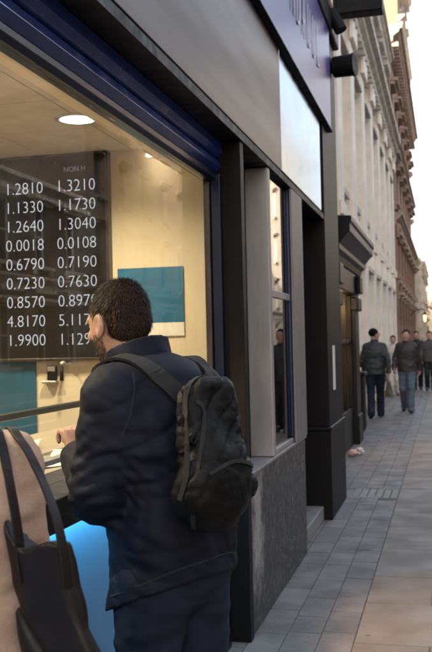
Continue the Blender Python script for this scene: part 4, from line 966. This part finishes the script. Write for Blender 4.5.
U = (X-cx)*bx+(Y-cy)*by; V = -(X-cx)*by+(Y-cy)*bx
hu = .150-.080*t; hv = .052-.036*t**1.5
q = (np.abs(U/hu)**5+np.abs(V/hv)**2.2)**(1/3.2)
d = np.maximum((q-1)*np.minimum(hu, hv), np.maximum(Z-(1.215+6.0*U**2+.01*np.sin(U*60)), .78-Z)); T.F[sl_] = d
T.disp(wrinkle(44, 14, .009)); T.disp(crease(45, 14, .008, (1, 1, .8)))
jx, jy, jz = (np.clip(np.round((T.ax[i]-WG.lo[i])/WG.h).astype(int), 0, WG.n[i]-1) for i in range(3))
T.F = np.maximum(T.F, -(WG.F[np.ix_(jx, jy, jz)]-.002))
obj('bag', T.mesh('bag'), M_tote, TB)
for dx, dy in ((-.036, .034), (.036, -.042)):
    a = [(.178+dx, -.197+dy, 1.15), (.170+dx, -.195+dy, 1.25), (.155+dx*.9, -.155+dy*.4, 1.34), (.135+dx*.55, -.07, 1.43), (.13+dx*.4, .01, 1.47), (.135+dx*.4, .09, 1.40), (.14+dx*.4, .13, 1.30)]
    ribbon(WG, a, .02, .004, 'shoulder_strap', M_tote, TB, .003, 3, .5)

# ---- passers-by
M_green = mat('dark_waxed_jacket', (.020, .024, .026), .6, var=.25, vscale=20, bump=.2, bscale=150)
M_brownj = mat('dark_brown_jacket', (.026, .019, .018), .6, var=.25, vscale=20, bump=.2, bscale=150)
M_wash = mat('washed_denim', (.085, .105, .14), .8, var=.35, vscale=9, bump=.2, bscale=300)
M_blk = mat('black_wool', (.010, .010, .012), .8, var=.2, vscale=30, bump=.2, bscale=200)
M_pale = mat('pale_cream_coat', (.58, .52, .45), .8, var=.1, vscale=20, bump=.2, bscale=150)
M_grn = mat('olive_bag_canvas', (.09, .085, .05), .8, var=.3, vscale=15)
def walk(st=.24, lead='L', arm=.12):
    o = 'R' if lead == 'L' else 'L'; sx = {'L': -1, 'R': 1}; p = {}
    p['kn'+lead] = (sx[lead]*.09, st*.75, .50); p['an'+lead] = (sx[lead]*.09, st, .085); p['to'+lead] = (sx[lead]*.10, st+.16, .045)
    p['kn'+o] = (sx[o]*.09, .03, .49); p['an'+o] = (sx[o]*.09, -st, .13); p['to'+o] = (sx[o]*.10, -st+.14, .035)
    p['pelvis'] = (0, 0, .925); p['hipL'] = (-.09, 0, .90); p['hipR'] = (.09, 0, .90)
    p['el'+o] = (sx[o]*.25, .02, 1.14); p['wr'+o] = (sx[o]*.25, .02+arm*1.6, .93); p['el'+lead] = (sx[lead]*.25, -.10, 1.15); p['wr'+lead] = (sx[lead]*.26, -.06-arm*.6, .90)
    return p
a = walk(.24, 'R', .10); a.update(hyaw=-55)
P1, J1, _ = person('man in dark grey jacket walking away beside the stone building, head turned', (-1.37, 18.0, 0), 4, dict(pose=a, trousers=M_jean, shoes=M_shoe, jacket=M_green, hair=h_dark, fat=1.08, seed=21), 1.0)
gb = empty('glasses', P1.location, 'dark spectacles worn by the man in the dark grey jacket', 'glasses', None, R(4))
hR = rot3(-55, -3); hc1 = Vector(J1['head']); pp = lambda x, y, z: hc1+hR @ Vector((x, y, z))
fr = MB()
for sx in (-1, 1):
    fr.tube([pp(sx*.034+.024*math.cos(t), .112, .012+.018*math.sin(t)) for t in [2*math.pi*k/14 for k in range(15)]], .0025, 6, False)
    fr.tube([pp(sx*.058, .108, .018), pp(sx*.082, .0, .015)], .0025, 6)
fr.tube([pp(-.012, .114, .014), pp(.012, .114, .014)], .0025, 6); obj('frame', fr.mesh('frame'), M_black2, gb)
def carrier(root_loc, rz, c, lb, m, w_=.15, h_=.30):
    r = empty('carrier_bag', root_loc, lb, 'bag', 'bags carried by the walkers', R(rz)); c = Vector(c)
    g = Sdf(c-Vector((.14, .22, .42)), c+Vector((.14, .22, .06)), .01)
    s, (X, Y, Z) = g.sub(c-Vector((.14, .22, .42)), c+Vector((.14, .22, .06))); t = np.clip((c.z-.07-Z)/h_, 0, 1)
    q = (np.abs((Y-c.y)/(w_*.85+.03*t))**4+np.abs((X-c.x)/(.03+.05*t))**3)**(1/3.5); g.F[s] = np.maximum((q-1)*.05, np.maximum(Z-(c.z-.08), (c.z-.08-h_)-Z)); g.disp(wrinkle(51, 30, .008))
    obj('bag', g.mesh('bag'), m, r)
    obj('handle', MB().tube(chaikin([c+Vector((0, -.07, -.10)), c+Vector((0, -.03, .0)), c+Vector((0, .03, .0)), c+Vector((0, .07, -.10))], 2), .006, 6).mesh('handle'), m, r)
wv = Vector(J1['wrR']); carrier(P1.location, 4, wv+Vector((.0, .02, -.09)), 'olive carrier bag held by the man in dark grey', M_grn)
a = walk(.30, 'L', .14)
person('man in dark brown jacket and washed jeans walking towards the camera', (-.82, 19.5, 0), 178, dict(pose=a, trousers=M_wash, shoes=M_shoe, jacket=M_brownj, hair=h_sandy, long=True, fat=1.10, sl=1.05, seed=22), .985)
a = walk(.14, 'R', .05)
P3, J3, _ = person('woman in pale cream coat walking behind the two men, beside the wall', (-1.40, 25.0, 0), 176, dict(pose=a, trousers=M_pale, shoes=mat('red_shoes', (.2, .05, .04), .4), jacket=M_pale, hair=h_dark, long=True, fat=.92, seed=23, flare=.02), .93)
carrier(P3.location, 176, Vector(J3['wrR'])+Vector((.02, 0, -.09)), 'olive canvas bag hanging at the side of the woman in cream', M_grn, .17, .34)
a = walk(.22, 'R', .08)
person('walker in a long black coat behind the man in brown', (-.86, 27.7, 0), 182, dict(pose=dict(a, hem=.70), trousers=M_blk, shoes=M_shoe, jacket=M_blk, hair=h_dark, fat=1.0, seed=24, top='coat'), 1.0)
a = walk(.18, 'L', .06)
person('walker in grey jacket and black trousers at the right edge of the photo', (-.48, 27.2, 0), 180, dict(pose=a, trousers=M_blk, shoes=mat('brown_shoes', (.08, .035, .02), .4), jacket=mat('grey_wool', (.06, .056, .055), .8, var=.2), hair=h_dark, fat=1.02, seed=25), .99)
a = walk(.10, 'R', .03)
person('person in black seen as a dark reflection in the side window, out on the pavement', (.63, 15.2, 0), 186, dict(pose=a, trousers=M_blk, shoes=M_shoe, jacket=M_blk, hair=h_dark, fat=1.0, seed=26), 1.0)
